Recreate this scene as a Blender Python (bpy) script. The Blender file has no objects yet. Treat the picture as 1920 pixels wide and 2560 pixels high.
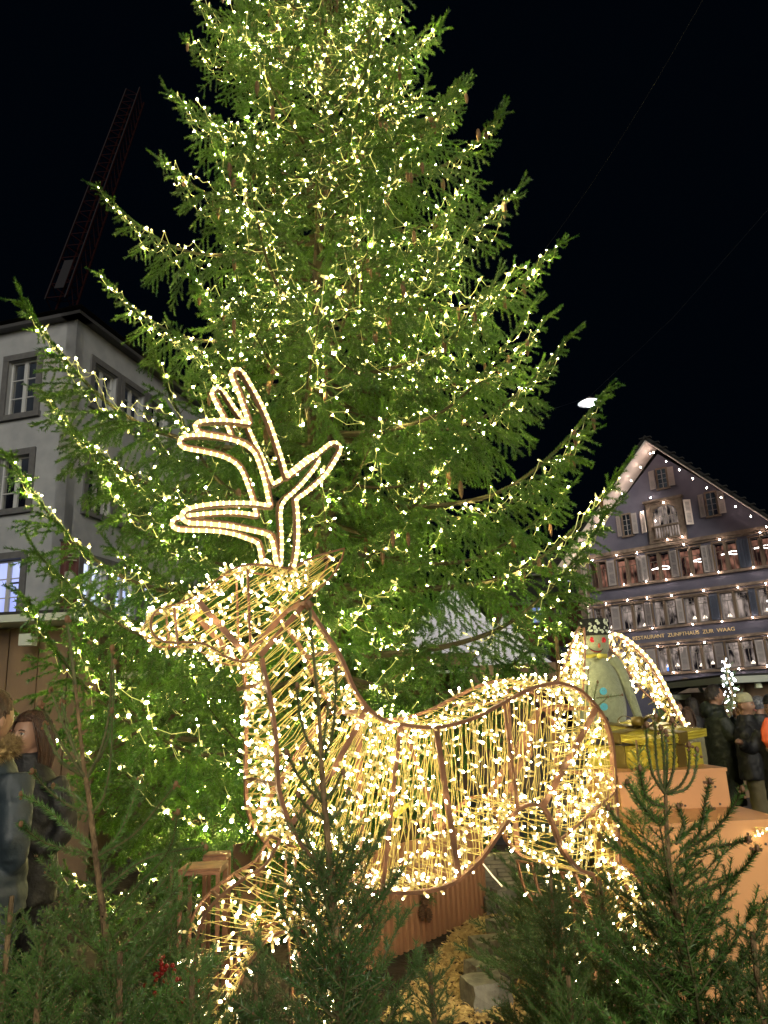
import bpy, math, random
import numpy as np
from mathutils import Vector, Matrix, Quaternion

rnd = random.Random(11)
nrs = np.random.RandomState(5)
scene = bpy.context.scene
COL = scene.collection
PI = math.pi

# ------------------------------------------------------------------ camera
FPX = 1884.0
TH = math.radians(15.0)
PH = 0.046
CAM = np.array([0.0, 0.0, 1.5])
_f = np.array([0, math.cos(TH), math.sin(TH)])
_u0 = np.array([0, -math.sin(TH), math.cos(TH)])
_r0 = np.array([1.0, 0, 0])
_r = math.cos(PH) * _r0 - math.sin(PH) * _u0
_u = math.sin(PH) * _r0 + math.cos(PH) * _u0
cd = bpy.data.cameras.new('camera')
cam = bpy.data.objects.new('camera', cd)
COL.objects.link(cam)
cam.matrix_world = Matrix(((_r[0], _u[0], -_f[0], 0), (_r[1], _u[1], -_f[1], 0), (_r[2], _u[2], -_f[2], 1.5), (0, 0, 0, 1)))
cd.sensor_fit = 'AUTO'
cd.sensor_width = 36.0
cd.lens = FPX / 2560.0 * 36.0
cd.clip_start = 0.02
cd.clip_end = 600.0
scene.camera = cam

# ------------------------------------------------------------------ night sky, added frontal sun, exposure
world = bpy.data.worlds.new('World')
scene.world = world
world.use_nodes = True
wn = world.node_tree.nodes
wl = world.node_tree.links
wn.clear()
wo = wn.new('ShaderNodeOutputWorld')
bg = wn.new('ShaderNodeBackground')
bg.inputs['Color'].default_value = (0.10, 0.28, 0.62, 1)
bg.inputs['Strength'].default_value = 0.0030
wl.new(bg.outputs['Background'], wo.inputs['Surface'])

fill_sun = bpy.data.lights.new('fill_sun', 'SUN')  # fill lamp added behind the camera to brighten what faces it
fill_sun.energy = 1.9
fill_sun.angle = math.radians(35)
fill_sun.color = (1.0, 0.94, 0.80)
so = bpy.data.objects.new('fill_sun', fill_sun)
COL.objects.link(so)
so.rotation_euler = (math.radians(70), 0, math.radians(12))

scene.view_settings.view_transform = 'Standard'
scene.view_settings.look = 'None'
scene.view_settings.gamma = 1.0
scene.view_settings.exposure = 0.32
scene.view_settings.use_curve_mapping = False
scene.cycles.use_denoising = True
scene.cycles.max_bounces = 5
scene.cycles.diffuse_bounces = 2
scene.cycles.glossy_bounces = 2
scene.cycles.transmission_bounces = 3
scene.cycles.transparent_max_bounces = 6
scene.cycles.sample_clamp_indirect = 1.5
scene.cycles.use_light_tree = True
scene.cycles.caustics_reflective = False
scene.cycles.caustics_refractive = False


# ------------------------------------------------------------------ measuring helpers: a viewing direction meets a place in the world
def ray(x, y):
    return _f + _r * (x - 960) / FPX + _u * (1280 - y) / FPX


def P(x, y, Y):
    d = ray(x, y)
    return CAM + d * (Y / d[1])


def hit(x, y, p, n):
    d = ray(x, y)
    return CAM + d * (float(np.dot(p - CAM, n)) / float(np.dot(d, n)))


# ------------------------------------------------------------------ materials
MATS = {}


def mat(name, col=(0.5, 0.5, 0.5), rough=0.6, metal=0.0, col2=None, scale=8.0, detail=4.0, bump=0.0, bscale=None,
        emit=None, estr=0.0, stretch=None, rnd_obj=0.0, trans=0.0, spec=None, ramp=(0.35, 0.65), sheen=0.0):
    m = bpy.data.materials.new(name)
    m.use_nodes = True
    nt = m.node_tree
    b = nt.nodes['Principled BSDF']
    b.inputs['Roughness'].default_value = rough
    b.inputs['Metallic'].default_value = metal
    b.inputs['Base Color'].default_value = (*col, 1)
    if spec is not None:
        b.inputs['Specular IOR Level'].default_value = spec
    if sheen:
        b.inputs['Sheen Weight'].default_value = sheen
    co = nt.nodes.new('ShaderNodeTexCoord')
    mp = nt.nodes.new('ShaderNodeMapping')
    nt.links.new(co.outputs['Object'], mp.inputs['Vector'])
    if stretch:
        mp.inputs['Scale'].default_value = stretch
    out = None
    if col2 is not None:
        n = nt.nodes.new('ShaderNodeTexNoise')
        n.inputs['Scale'].default_value = scale
        n.inputs['Detail'].default_value = detail
        nt.links.new(mp.outputs['Vector'], n.inputs['Vector'])
        r = nt.nodes.new('ShaderNodeValToRGB')
        r.color_ramp.elements[0].position = ramp[0]
        r.color_ramp.elements[1].position = ramp[1]
        r.color_ramp.elements[0].color = (*col, 1)
        r.color_ramp.elements[1].color = (*col2, 1)
        nt.links.new(n.outputs['Fac'], r.inputs['Fac'])
        out = r.outputs['Color']
    if rnd_obj:
        oi = nt.nodes.new('ShaderNodeObjectInfo')
        mr = nt.nodes.new('ShaderNodeMapRange')
        mr.inputs['To Min'].default_value = 1 - rnd_obj
        mr.inputs['To Max'].default_value = 1 + rnd_obj
        nt.links.new(oi.outputs['Random'], mr.inputs['Value'])
        hs = nt.nodes.new('ShaderNodeHueSaturation')
        hs.inputs['Color'].default_value = (*col, 1)
        if out is not None:
            nt.links.new(out, hs.inputs['Color'])
        nt.links.new(mr.outputs['Result'], hs.inputs['Value'])
        out = hs.outputs['Color']
    if out is not None:
        nt.links.new(out, b.inputs['Base Color'])
    if bump:
        n2 = nt.nodes.new('ShaderNodeTexNoise')
        n2.inputs['Scale'].default_value = bscale or scale * 3
        n2.inputs['Detail'].default_value = 5
        nt.links.new(mp.outputs['Vector'], n2.inputs['Vector'])
        bp = nt.nodes.new('ShaderNodeBump')
        bp.inputs['Strength'].default_value = bump
        bp.inputs['Distance'].default_value = 0.02
        nt.links.new(n2.outputs['Fac'], bp.inputs['Height'])
        nt.links.new(bp.outputs['Normal'], b.inputs['Normal'])
    if emit is not None:
        b.inputs['Emission Color'].default_value = (*emit, 1)
        b.inputs['Emission Strength'].default_value = estr
    MATS[name] = m
    return m


def emis(name, col, s, sampling=None):
    m = bpy.data.materials.new(name)
    m.use_nodes = True
    nt = m.node_tree
    nt.nodes.clear()
    o = nt.nodes.new('ShaderNodeOutputMaterial')
    e = nt.nodes.new('ShaderNodeEmission')
    e.inputs['Color'].default_value = (*col, 1)
    e.inputs['Strength'].default_value = s
    nt.links.new(e.outputs['Emission'], o.inputs['Surface'])
    if sampling:
        m.cycles.emission_sampling = sampling
    MATS[name] = m
    return m


# ------------------------------------------------------------------ mesh builder
class MB:
    def __init__(self):
        self.v, self.f3, self.f4, self.m3, self.m4, self.n = [], [], [], [], [], 0

    def add(self, V, F, mi=0):
        V = np.asarray(V, dtype=np.float64).reshape(-1, 3)
        F = np.asarray(F, dtype=np.int64)
        if F.shape[1] == 3:
            self.f3.append(F + self.n)
            self.m3.append(np.full(len(F), mi))
        else:
            self.f4.append(F + self.n)
            self.m4.append(np.full(len(F), mi))
        self.v.append(V)
        self.n += len(V)
        return self

    def box(self, c, s, R=None, mi=0):
        h = np.array(s) / 2.0
        V = np.array([[x, y, z] for x in (-1, 1) for y in (-1, 1) for z in (-1, 1)]) * h
        if R is not None:
            V = V @ np.array(R).T
        V = V + np.array(c)
        self.add(V, [[0, 1, 3, 2], [4, 6, 7, 5], [0, 4, 5, 1], [2, 3, 7, 6], [0, 2, 6, 4], [1, 5, 7, 3]], mi)
        return self

    def bar(self, a, b, w, t, side=None, mi=0):
        """box from a to b; w measured along 'side', t across it"""
        a = np.array(a, float)
        b = np.array(b, float)
        d = b - a
        L = np.linalg.norm(d)
        if L < 1e-9:
            return self
        d /= L
        s = np.array(side if side is not None else (0, 0, 1.0), float)
        s = s - d * (s @ d)
        if np.linalg.norm(s) < 1e-6:
            s = np.array([1.0, 0.3, 0]) - d * d[0]
        s /= np.linalg.norm(s)
        q = np.cross(d, s)
        R = np.stack([d, s, q], axis=1)
        return self.box((a + b) / 2, (L, w, t), R, mi)

    def ribbon(self, pts, w, t, side, mi=0, closed=False):
        """bent flat bar with mitred joints: w along 'side', t in the bending plane"""
        pts = np.array(pts, float)
        n = len(pts)
        sd = np.array(side, float)
        sd /= np.linalg.norm(sd)
        tg = np.zeros_like(pts)
        tg[1:-1] = pts[2:] - pts[:-2]
        tg[0] = pts[1] - pts[0]
        tg[-1] = pts[-1] - pts[-2]
        if closed:
            tg[0] = tg[-1] = pts[1] - pts[-2]
        tg /= np.linalg.norm(tg, axis=1)[:, None] + 1e-12
        q = np.cross(tg, sd)
        q /= np.linalg.norm(q, axis=1)[:, None] + 1e-12
        V = []
        for k in range(n):
            for sw, st in ((-1, -1), (1, -1), (1, 1), (-1, 1)):
                V.append(pts[k] + sd * sw * w / 2 + q[k] * st * t / 2)
        F = []
        for k in range(n - 1):
            for j in range(4):
                F.append([4 * k + j, 4 * k + (j + 1) % 4, 4 * k + 4 + (j + 1) % 4, 4 * k + 4 + j])
        F.append([3, 2, 1, 0])
        e = 4 * (n - 1)
        F.append([e, e + 1, e + 2, e + 3])
        return self.add(V, F, mi)

    def tube(self, pts, rad, sides=6, cap=True, mi=0):
        pts = np.array(pts, float)
        n = len(pts)
        rad = np.full(n, rad) if np.isscalar(rad) else np.array(rad, float)
        tg = np.zeros_like(pts)
        tg[1:-1] = pts[2:] - pts[:-2]
        tg[0] = pts[1] - pts[0]
        tg[-1] = pts[-1] - pts[-2]
        tg /= np.linalg.norm(tg, axis=1)[:, None] + 1e-12
        a = np.array([0, 0, 1.0]) if abs(tg[0][2]) < 0.9 else np.array([1.0, 0, 0])
        nrm = np.cross(tg[0], a)
        nrm /= np.linalg.norm(nrm)
        V = np.zeros((n, sides, 3))
        an = np.arange(sides) * 2 * PI / sides
        for k in range(n):
            nrm = nrm - tg[k] * (nrm @ tg[k])
            nrm /= np.linalg.norm(nrm) + 1e-12
            bn = np.cross(tg[k], nrm)
            V[k] = pts[k] + rad[k] * (np.cos(an)[:, None] * nrm + np.sin(an)[:, None] * bn)
        F = []
        for k in range(n - 1):
            for j in range(sides):
                F.append([k * sides + j, k * sides + (j + 1) % sides, (k + 1) * sides + (j + 1) % sides, (k + 1) * sides + j])
        V = V.reshape(-1, 3)
        base = self.n
        self.add(V, F, mi)
        if cap:
            for k, ring in ((0, list(range(sides))[::-1]), (n - 1, list(range((n - 1) * sides, n * sides)))):
                c = pts[k]
                self.add(np.vstack([V[ring], c[None]]), [[i, (i + 1) % sides, sides] for i in range(sides)], mi)
        return self

    def wires(self, A, B, r, mi=0):
        """many thin three-sided rods at once"""
        A = np.array(A, float)
        B = np.array(B, float)
        d = B - A
        L = np.linalg.norm(d, axis=1)
        ok = L > 1e-6
        A, B, d = A[ok], B[ok], d[ok] / L[ok][:, None]
        up = np.where(np.abs(d[:, 2:3]) < 0.9, np.array([[0, 0, 1.0]]), np.array([[1.0, 0, 0]]))
        s = np.cross(d, up)
        s /= np.linalg.norm(s, axis=1)[:, None]
        q = np.cross(d, s)
        n = len(A)
        V = np.zeros((n, 6, 3))
        for j in range(3):
            o = r * (math.cos(j * 2 * PI / 3) * s + math.sin(j * 2 * PI / 3) * q)
            V[:, j] = A + o
            V[:, 3 + j] = B + o
        F = (np.arange(n)[:, None, None] * 6 + np.array([[0, 1, 4, 3], [1, 2, 5, 4], [2, 0, 3, 5]])[None])
        return self.add(V.reshape(-1, 3), F.reshape(-1, 4), mi)

    def sphere(self, c, r, seg=8, rings=6, mi=0, R=None):
        r = np.array([r, r, r], float) if np.isscalar(r) else np.array(r, float)
        V = [[0, 0, 1.0]]
        for i in range(1, rings):
            t = PI * i / rings
            for j in range(seg):
                V.append([math.sin(t) * math.cos(2 * PI * j / seg), math.sin(t) * math.sin(2 * PI * j / seg), math.cos(t)])
        V.append([0, 0, -1.0])
        V = np.array(V) * r
        if R is not None:
            V = V @ np.array(R).T
        V = V + np.array(c)
        T, Q = [], []
        for j in range(seg):
            T.append([0, 1 + j, 1 + (j + 1) % seg])
            e = 1 + (rings - 2) * seg
            T.append([len(V) - 1, e + (j + 1) % seg, e + j])
        for i in range(rings - 2):
            for j in range(seg):
                a = 1 + i * seg
                Q.append([a + j, a + seg + j, a + seg + (j + 1) % seg, a + (j + 1) % seg])
        n0 = self.n
        self.add(V, T, mi)
        if Q:
            self.f4.append(np.array(Q) + n0)
            self.m4.append(np.full(len(Q), mi))
        return self

    def lathe(self, prof, seg=16, c=(0, 0, 0), mi=0, sy=1.0):
        V = []
        for (rr, z) in prof:
            for j in range(seg):
                V.append([c[0] + rr * math.cos(2 * PI * j / seg), c[1] + sy * rr * math.sin(2 * PI * j / seg), c[2] + z])
        F = []
        for i in range(len(prof) - 1):
            for j in range(seg):
                F.append([i * seg + j, i * seg + (j + 1) % seg, (i + 1) * seg + (j + 1) % seg, (i + 1) * seg + j])
        return self.add(V, F, mi)

    def prism(self, poly, vec, mi=0):
        """extrude a convex or simple polygon (world points) along vec; caps are fans"""
        poly = np.array(poly, float)
        n = len(poly)
        V = np.vstack([poly, poly + np.array(vec)])
        self.add(V, [[i, (i + 1) % n, n + (i + 1) % n, n + i] for i in range(n)], mi)
        c = poly.mean(axis=0)
        for off in (0, 1):
            cc = c + off * np.array(vec)
            W = np.vstack([poly + off * np.array(vec), cc[None]])
            self.add(W, [[i, (i + 1) % n, n] for i in range(n)], mi)
        return self

    def mesh(self, name, mats, smooth=False):
        me = bpy.data.meshes.new(name)
        V = np.vstack(self.v) if self.v else np.zeros((0, 3))
        f3 = np.vstack(self.f3) if self.f3 else np.zeros((0, 3), int)
        f4 = np.vstack(self.f4) if self.f4 else np.zeros((0, 4), int)
        me.vertices.add(len(V))
        me.vertices.foreach_set('co', V.astype(np.float32).ravel())
        loops = np.concatenate([f3.ravel(), f4.ravel()]).astype(np.int32)
        me.loops.add(len(loops))
        me.loops.foreach_set('vertex_index', loops)
        np_ = len(f3) + len(f4)
        me.polygons.add(np_)
        st = np.concatenate([np.arange(len(f3)) * 3, len(f3) * 3 + np.arange(len(f4)) * 4]).astype(np.int32)
        me.polygons.foreach_set('loop_start', st)
        mi = np.concatenate([np.concatenate(self.m3) if self.m3 else np.zeros(0), np.concatenate(self.m4) if self.m4 else np.zeros(0)]).astype(np.int32)
        me.polygons.foreach_set('material_index', mi)
        me.polygons.foreach_set('use_smooth', np.full(np_, smooth))
        me.update(calc_edges=True)
        for m in (mats if isinstance(mats, (list, tuple)) else [mats]):
            me.materials.append(MATS[m] if isinstance(m, str) else m)
        return me

    def obj(self, name, mats, parent=None, smooth=False, stuff=False):
        """links the collected geometry (world coordinates) as one object"""
        me = self.mesh(name, mats, smooth)
        o = bpy.data.objects.new(name, me)
        COL.objects.link(o)
        if parent is not None:
            o.parent = parent
            o.matrix_parent_inverse = parent.matrix_world.inverted() if parent.type == 'EMPTY' else Matrix()
        if stuff:
            o['kind'] = 'stuff'
        return o


def tag(o, label=None, cat=None, group=None, kind=None):
    if label:
        o['label'] = label
    if cat:
        o['category'] = cat
    if group:
        o['group'] = group
    if kind:
        o['kind'] = kind
    return o


def thing(name, loc, label, cat, group=None, rz=0.0):
    o = bpy.data.objects.new(name, None)
    o.empty_display_size = 0.1
    COL.objects.link(o)
    loc = tuple(float(c) for c in loc)
    o.matrix_world = Matrix.Translation(loc) @ Matrix.Rotation(rz, 4, 'Z')
    return tag(o, label, cat, group)


def place(name, me, parent, M):
    """one more object on shared mesh data, at world matrix M, as a part of parent"""
    o = bpy.data.objects.new(name, me)
    COL.objects.link(o)
    if parent is not None:
        o.parent = parent
        o.matrix_parent_inverse = parent.matrix_world.inverted()
    o.matrix_basis = M
    return o


def frame_to(d, up=(0, 0, 1)):
    """rotation matrix whose X axis is d, Z near up"""
    x = np.array(d, float)
    x /= np.linalg.norm(x)
    z = np.array(up, float)
    y = np.cross(z, x)
    if np.linalg.norm(y) < 1e-5:
        y = np.cross((1, 0, 0.2), x)
    y /= np.linalg.norm(y)
    z = np.cross(x, y)
    return np.stack([x, y, z], axis=1)


def M4(R, t, s=1.0):
    R = np.array(R) * s
    return Matrix(((R[0][0], R[0][1], R[0][2], t[0]), (R[1][0], R[1][1], R[1][2], t[1]), (R[2][0], R[2][1], R[2][2], t[2]), (0, 0, 0, 1)))


def smoothline(pts, sub=4):
    """Catmull-Rom through the points"""
    p = np.array(pts, float)
    p = np.vstack([2 * p[0] - p[1], p, 2 * p[-1] - p[-2]])
    out = []
    for i in range(1, len(p) - 2):
        for k in range(sub):
            t = k / sub
            out.append(0.5 * ((2 * p[i]) + (-p[i - 1] + p[i + 1]) * t + (2 * p[i - 1] - 5 * p[i] + 4 * p[i + 1] - p[i + 2]) * t * t + (-p[i - 1] + 3 * p[i] - 3 * p[i + 1] + p[i + 2]) * t ** 3))
    out.append(p[-2])
    return np.array(out)
# ------------------------------------------------------------------ ground
mat('plaza_stone', (0.035, 0.037, 0.045), 0.55, col2=(0.018, 0.019, 0.024), scale=1.6, bump=0.4, bscale=9)
mat('soil', (0.05, 0.035, 0.02), 0.95, col2=(0.03, 0.02, 0.01), scale=6, bump=0.8)
g = MB()
g.add([[-250, -60, 0], [250, -60, 0], [250, 400, 0], [-250, 400, 0]], [[0, 1, 2, 3]])
tag(g.obj('ground', 'plaza_stone'), kind='structure')
g = MB()
g.add([[-3.2, 0.6, 0.02], [4.0, 0.6, 0.02], [4.0, 9.2, 0.02], [-3.2, 9.2, 0.02]], [[0, 1, 2, 3]])
tag(g.obj('planting_bed', 'soil'), kind='structure')

# ------------------------------------------------------------------ guild house on the right
mat('render_violet', (0.120, 0.120, 0.170), 0.85, col2=(0.085, 0.085, 0.128), scale=1.2, detail=8, bump=0.2)
mat('sandstone', (0.22, 0.168, 0.13), 0.8, col2=(0.14, 0.108, 0.085), scale=5, bump=0.2)
mat('soffit_white', (0.78, 0.70, 0.66), 0.6)
mat('roof_tile_dark', (0.014, 0.013, 0.013), 0.8, col2=(0.008, 0.008, 0.008), scale=20, bump=0.4)
mat('shutter_grey', (0.30, 0.275, 0.275), 0.6, rnd_obj=0.12)
mat('shutter_blue', (0.08, 0.10, 0.15), 0.6)
mat('frame_wood', (0.15, 0.11, 0.08), 0.6)
mat('mullion_white', (0.30, 0.27, 0.25), 0.5)
mat('gold_letter', (0.85, 0.66, 0.36), 0.4, 0.3, emit=(0.9, 0.62, 0.3), estr=0.12)  # painted letters; weak glow stands in for light falling on them
mat('zinc', (0.30, 0.28, 0.27), 0.4, 0.7)
mat('iron_dark', (0.03, 0.03, 0.035), 0.5, 0.6)
emis('house_bulb', (1.0, 0.74, 0.60), 125.0)
emis('ring_lamp', (1.0, 0.93, 0.85), 5.0)
emis('table_lamp', (1.0, 0.85, 0.65), 1.6)
emis('screen_blue', (0.05, 0.2, 1.0), 1.8)


def glow_mat(name, c1, c2, s, scale):
    m = bpy.data.materials.new(name)
    m.use_nodes = True
    nt = m.node_tree
    nt.nodes.clear()
    o = nt.nodes.new('ShaderNodeOutputMaterial')
    e = nt.nodes.new('ShaderNodeEmission')
    e.inputs['Strength'].default_value = s
    t = nt.nodes.new('ShaderNodeTexCoord')
    mp = nt.nodes.new('ShaderNodeMapping')
    mp.inputs['Scale'].default_value = (1, 1, 0.5)
    n = nt.nodes.new('ShaderNodeTexNoise')
    n.inputs['Scale'].default_value = scale
    n.inputs['Detail'].default_value = 3
    r = nt.nodes.new('ShaderNodeValToRGB')
    r.color_ramp.elements[0].position = 0.38
    r.color_ramp.elements[1].position = 0.66
    r.color_ramp.elements[0].color = (*c1, 1)
    r.color_ramp.elements[1].color = (*c2, 1)
    nt.links.new(t.outputs['Object'], mp.inputs['Vector'])
    nt.links.new(mp.outputs['Vector'], n.inputs['Vector'])
    nt.links.new(n.outputs['Fac'], r.inputs['Fac'])
    nt.links.new(r.outputs['Color'], e.inputs['Color'])
    nt.links.new(e.outputs['Emission'], o.inputs['Surface'])
    MATS[name] = m


glow_mat('room_warm', (0.020, 0.010, 0.010), (0.55, 0.25, 0.17), 0.5, 2.6)
glow_mat('room_dim', (0.010, 0.008, 0.010), (0.60, 0.48, 0.42), 0.6, 2.8)
glow_mat('room_dark', (0.004, 0.004, 0.006), (0.03, 0.035, 0.04), 0.6, 1.0)
glow_mat('shop_white', (0.30, 0.36, 0.85), (0.75, 0.82, 1.0), 1.1, 0.55)
glow_mat('dormer_glow', (0.16, 0.22, 0.55), (0.3, 0.38, 0.8), 0.8, 1.5)

SC = 1.5
fp0 = P(1450, 1480, 30.0)
fU = np.array([0.79482711, -0.60683594, 0.0])
fN = np.array([-0.60683594, -0.79482711, 0.0])


def fc(u, z, d=0.0):
    """guild-house facade coordinates: along the wall, height, distance in front of it"""
    p = fp0 + fU * u + fN * d
    p[2] = z
    return CAM + SC * (p - CAM)


def fbox(mb, u0, u1, z0, z1, d0, d1, mi=0):
    c = (fc(u0, z0, d0) + fc(u1, z1, d1)) / 2
    R = np.stack([fU, -fN, np.array([0, 0, 1.0])], axis=1)
    mb.box(c, ((u1 - u0) * SC, abs(d1 - d0) * SC, (z1 - z0) * SC), R, mi)


UC, ZE, ZR = 3.78, 7.16, 10.75      # ridge position, eaves and wall apex heights
UR = 2 * UC - 0.17
zbase = 0.5
house = thing('guild_house', tuple(fc(UC, zbase + 0.0)[:2]) + (0,), 'violet gabled restaurant house with shutters, golden wall lettering and lights along its cornices', 'house')


def HP(mb, name, m, parent=house, **k):
    return mb.obj(name, m, parent, **k)


ROWS = [  # (bottom, top, [window pairs], shutters)
    (5.90, 6.92, [(0.5, 1.18), (1.61, 2.38), (2.84, 3.63), (3.99, 4.77), (5.25, 6.01), (6.48, 7.1)], 'warm'),
    (4.20, 5.12, [(0.5, 1.15), (1.57, 2.44), (2.81, 3.62), (3.94, 4.76), (5.2, 6.1), (6.44, 7.1)], 'dim'),
    (2.53, 3.40, [(0.6, 1.2), (1.6, 2.3), (2.73, 3.49), (3.89, 4.69), (5.14, 6.02), (6.44, 7.1)], 'dim')]
w = MB()
zs = [zbase - 0.6] + [c for r_ in ROWS[::-1] for c in (r_[0], r_[1])] + [ZE]
for i in range(0, len(zs), 2):
    fbox(w, 0.0, UR + 0.17, zs[i], zs[i + 1], -0.25, 0)
for (b, t, wins, kk) in ROWS:
    e = 0.0
    for (a, c) in wins + [(UR + 0.17, None)]:
        fbox(w, e, a, b + 0.001, t - 0.001, -0.25, 0)
        if c is None:
            break
        e = c
HP(w, 'wall', 'render_violet')
gm = MB()
gp = [fc(0.0, ZE + .002), fc(UR + 0.17, ZE + .002), fc(UC, ZR)]
gm.prism(gp, -fN * SC * 0.25)
HP(gm, 'gable_wall', 'render_violet')
sd_ = MB()      # side walls and the back of the house
fbox(sd_, 0.0, 0.2, zbase - .6, ZE, -6.0, -0.252)
fbox(sd_, UR - 0.03, UR + 0.17, zbase - .6, ZE, -6.0, -0.252)
HP(sd_, 'side_wall', 'sandstone')
# corner pilaster
pm = MB()
for k in range(12):
    z0 = 0.4 + k * (ZE - 0.5) / 12
    fbox(pm, -0.02, 0.40 if k % 2 else 0.34, z0 + 0.012, z0 + (ZE - .5) / 12 - 0.012, 0.0, 0.05)
HP(pm, 'corner_stones', 'sandstone')
m = MB()
m.tube([fc(0.30, ZE - 0.1, 0.12), fc(0.30, zbase, 0.12)], 0.05, 8)
HP(m, 'downpipe', 'zinc', smooth=True)
# roof: two slabs with an overhang in front
def roof_slab(side):
    s = 1 if side > 0 else -1
    ed = UC + s * (UC + 0.35)
    zed = ZE - 0.42
    a = [(UC, ZR + 0.42), (ed, zed + 0.10), (ed, zed - 0.02), (UC, ZR + 0.26)]
    mb = MB()
    poly = [fc(u, z, 1.30) for u, z in a]
    mb.prism(poly, -fN * SC * 7.4)
    HP(mb, 'roof_slope', 'roof_tile_dark')
    sf = MB()
    a = [(UC, ZR + 0.245), (ed - s * 0.02, zed - 0.03), (ed - s * 0.02, zed - 0.07), (UC, ZR + 0.19)]
    poly = [fc(u, z, 1.26) for u, z in a]
    sf.prism(poly, -fN * SC * 1.26)
    HP(sf, 'soffit', 'soffit_white')
    for k in range(16):
        t = (k + 0.5) / 16
        u, z = UC + (ed - UC) * t, ZR + 0.42 + (zed + 0.10 - ZR - 0.42) * t
        vb = MB()
        vb.box(fc(u, z + 0.02, 1.25), (0.26, 0.3, 0.07), np.stack([fU, -fN, np.array([0, 0, 1.0])], axis=1))
        HP(vb, 'verge_tile', 'roof_tile_dark')


roof_slab(1)
roof_slab(-1)
# cornices and sills
for (z, h, d) in [(7.10, 0.13, 0.16), (7.02, 0.06, 0.09), (5.79, 0.09, 0.12), (5.27, 0.10, 0.13), (5.17, 0.05, 0.07), (4.09, 0.09, 0.10), (3.53, 0.10, 0.12), (3.43, 0.05, 0.07), (2.42, 0.09, 0.12)]:
    m = MB()
    fbox(m, -0.04, UR + 0.2, z, z + h, 0.002, d)
    HP(m, 'cornice', 'sandstone')
for ri, (b, t, wins, kk) in enumerate(ROWS):
    # stone piers frame each opening
    for wi, (a, c) in enumerate(wins):
        m = MB()
        fbox(m, a - 0.07, a, b, t, 0.0, 0.035)
        fbox(m, c, c + 0.07, b, t, 0.0, 0.035)
        fbox(m, a - 0.07, c + 0.07, t, t + 0.06, 0.003, 0.04)
        mid = (a + c) / 2
        fbox(m, mid - 0.045, mid + 0.045, b, t, -0.16, 0.01)
        wf = HP(m, 'window', 'frame_wood')
        for (p, q) in ((a, mid - 0.045), (mid + 0.045, c)):
            m = MB()
            fr_, z_ = 0.028, b + (t - b) * 0.70
            fbox(m, p, p + fr_, b, t, -0.14, -0.09)
            fbox(m, q - fr_, q, b, t, -0.14, -0.09)
            fbox(m, p + fr_, q - fr_, b, b + fr_, -0.14, -0.09)
            fbox(m, p + fr_, q - fr_, t - fr_, t, -0.14, -0.09)
            fbox(m, p + fr_, q - fr_, z_, z_ + 0.022, -0.135, -0.095)
            if ri > 0:
                for kx in (0.33, 0.66):
                    ux = p + (q - p) * kx
                    fbox(m, ux - 0.006, ux + 0.006, z_ + 0.022, t - fr_, -0.125, -0.10)
                fbox(m, p + fr_, q - fr_, (z_ + t) / 2 - 0.006, (z_ + t) / 2 + 0.006, -0.126, -0.101)
            mid2 = (p + q) / 2
            fbox(m, mid2 - 0.009, mid2 + 0.009, b + fr_, z_, -0.13, -0.10)
            m.obj('sash', 'frame_wood' if ri == 0 else 'mullion_white', wf)
            if ri > 0:
                lm = MB()
                cpt = fc(p + (q - p) * rnd.uniform(0.3, 0.7), b + rnd.uniform(0.08, 0.2), -0.35)
                lm.lathe([(0.03, 0.16), (0.13, 0.0), (0.12, 0.0), (0.02, 0.16)], 10, cpt)
                lm.obj('table_lamp', 'table_lamp', wf) if rnd.random() < 0.6 else None
    rb = MB()
    fbox(rb, 0.2, UR - 0.05, b - 0.25, t + 0.15, -1.42, -1.4)
    HP(rb, 'room_back', 'room_warm' if kk == 'warm' else 'room_dim')
    fl = MB()
    fbox(fl, 0.2, UR - 0.05, b - 0.3, b - 0.26, -1.4, -0.26)
    HP(fl, 'room_floor', 'frame_wood')
for (u, z, rr) in [(3.05, 6.45, .32), (4.45, 6.52, .30), (5.6, 6.62, .28), (6.75, 6.66, .3), (6.8, 4.75, .25), (1.2, 6.3, .2)]:
    m = MB()
    c = fc(u, z, -0.75)
    m.tube([c + (fU * math.cos(a) * rr + fN * math.sin(a) * rr * .8) * SC + np.array([0, 0, 0.05 * math.sin(2 * a)]) for a in np.linspace(0, 2 * PI, 25)], 0.028, 6)
    HP(m, 'ring_lamp', 'ring_lamp')
m = MB()
fbox(m, 2.86, 3.04, 2.58, 2.80, -0.5, -0.45)
HP(m, 'blue_screen', 'screen_blue')


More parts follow.
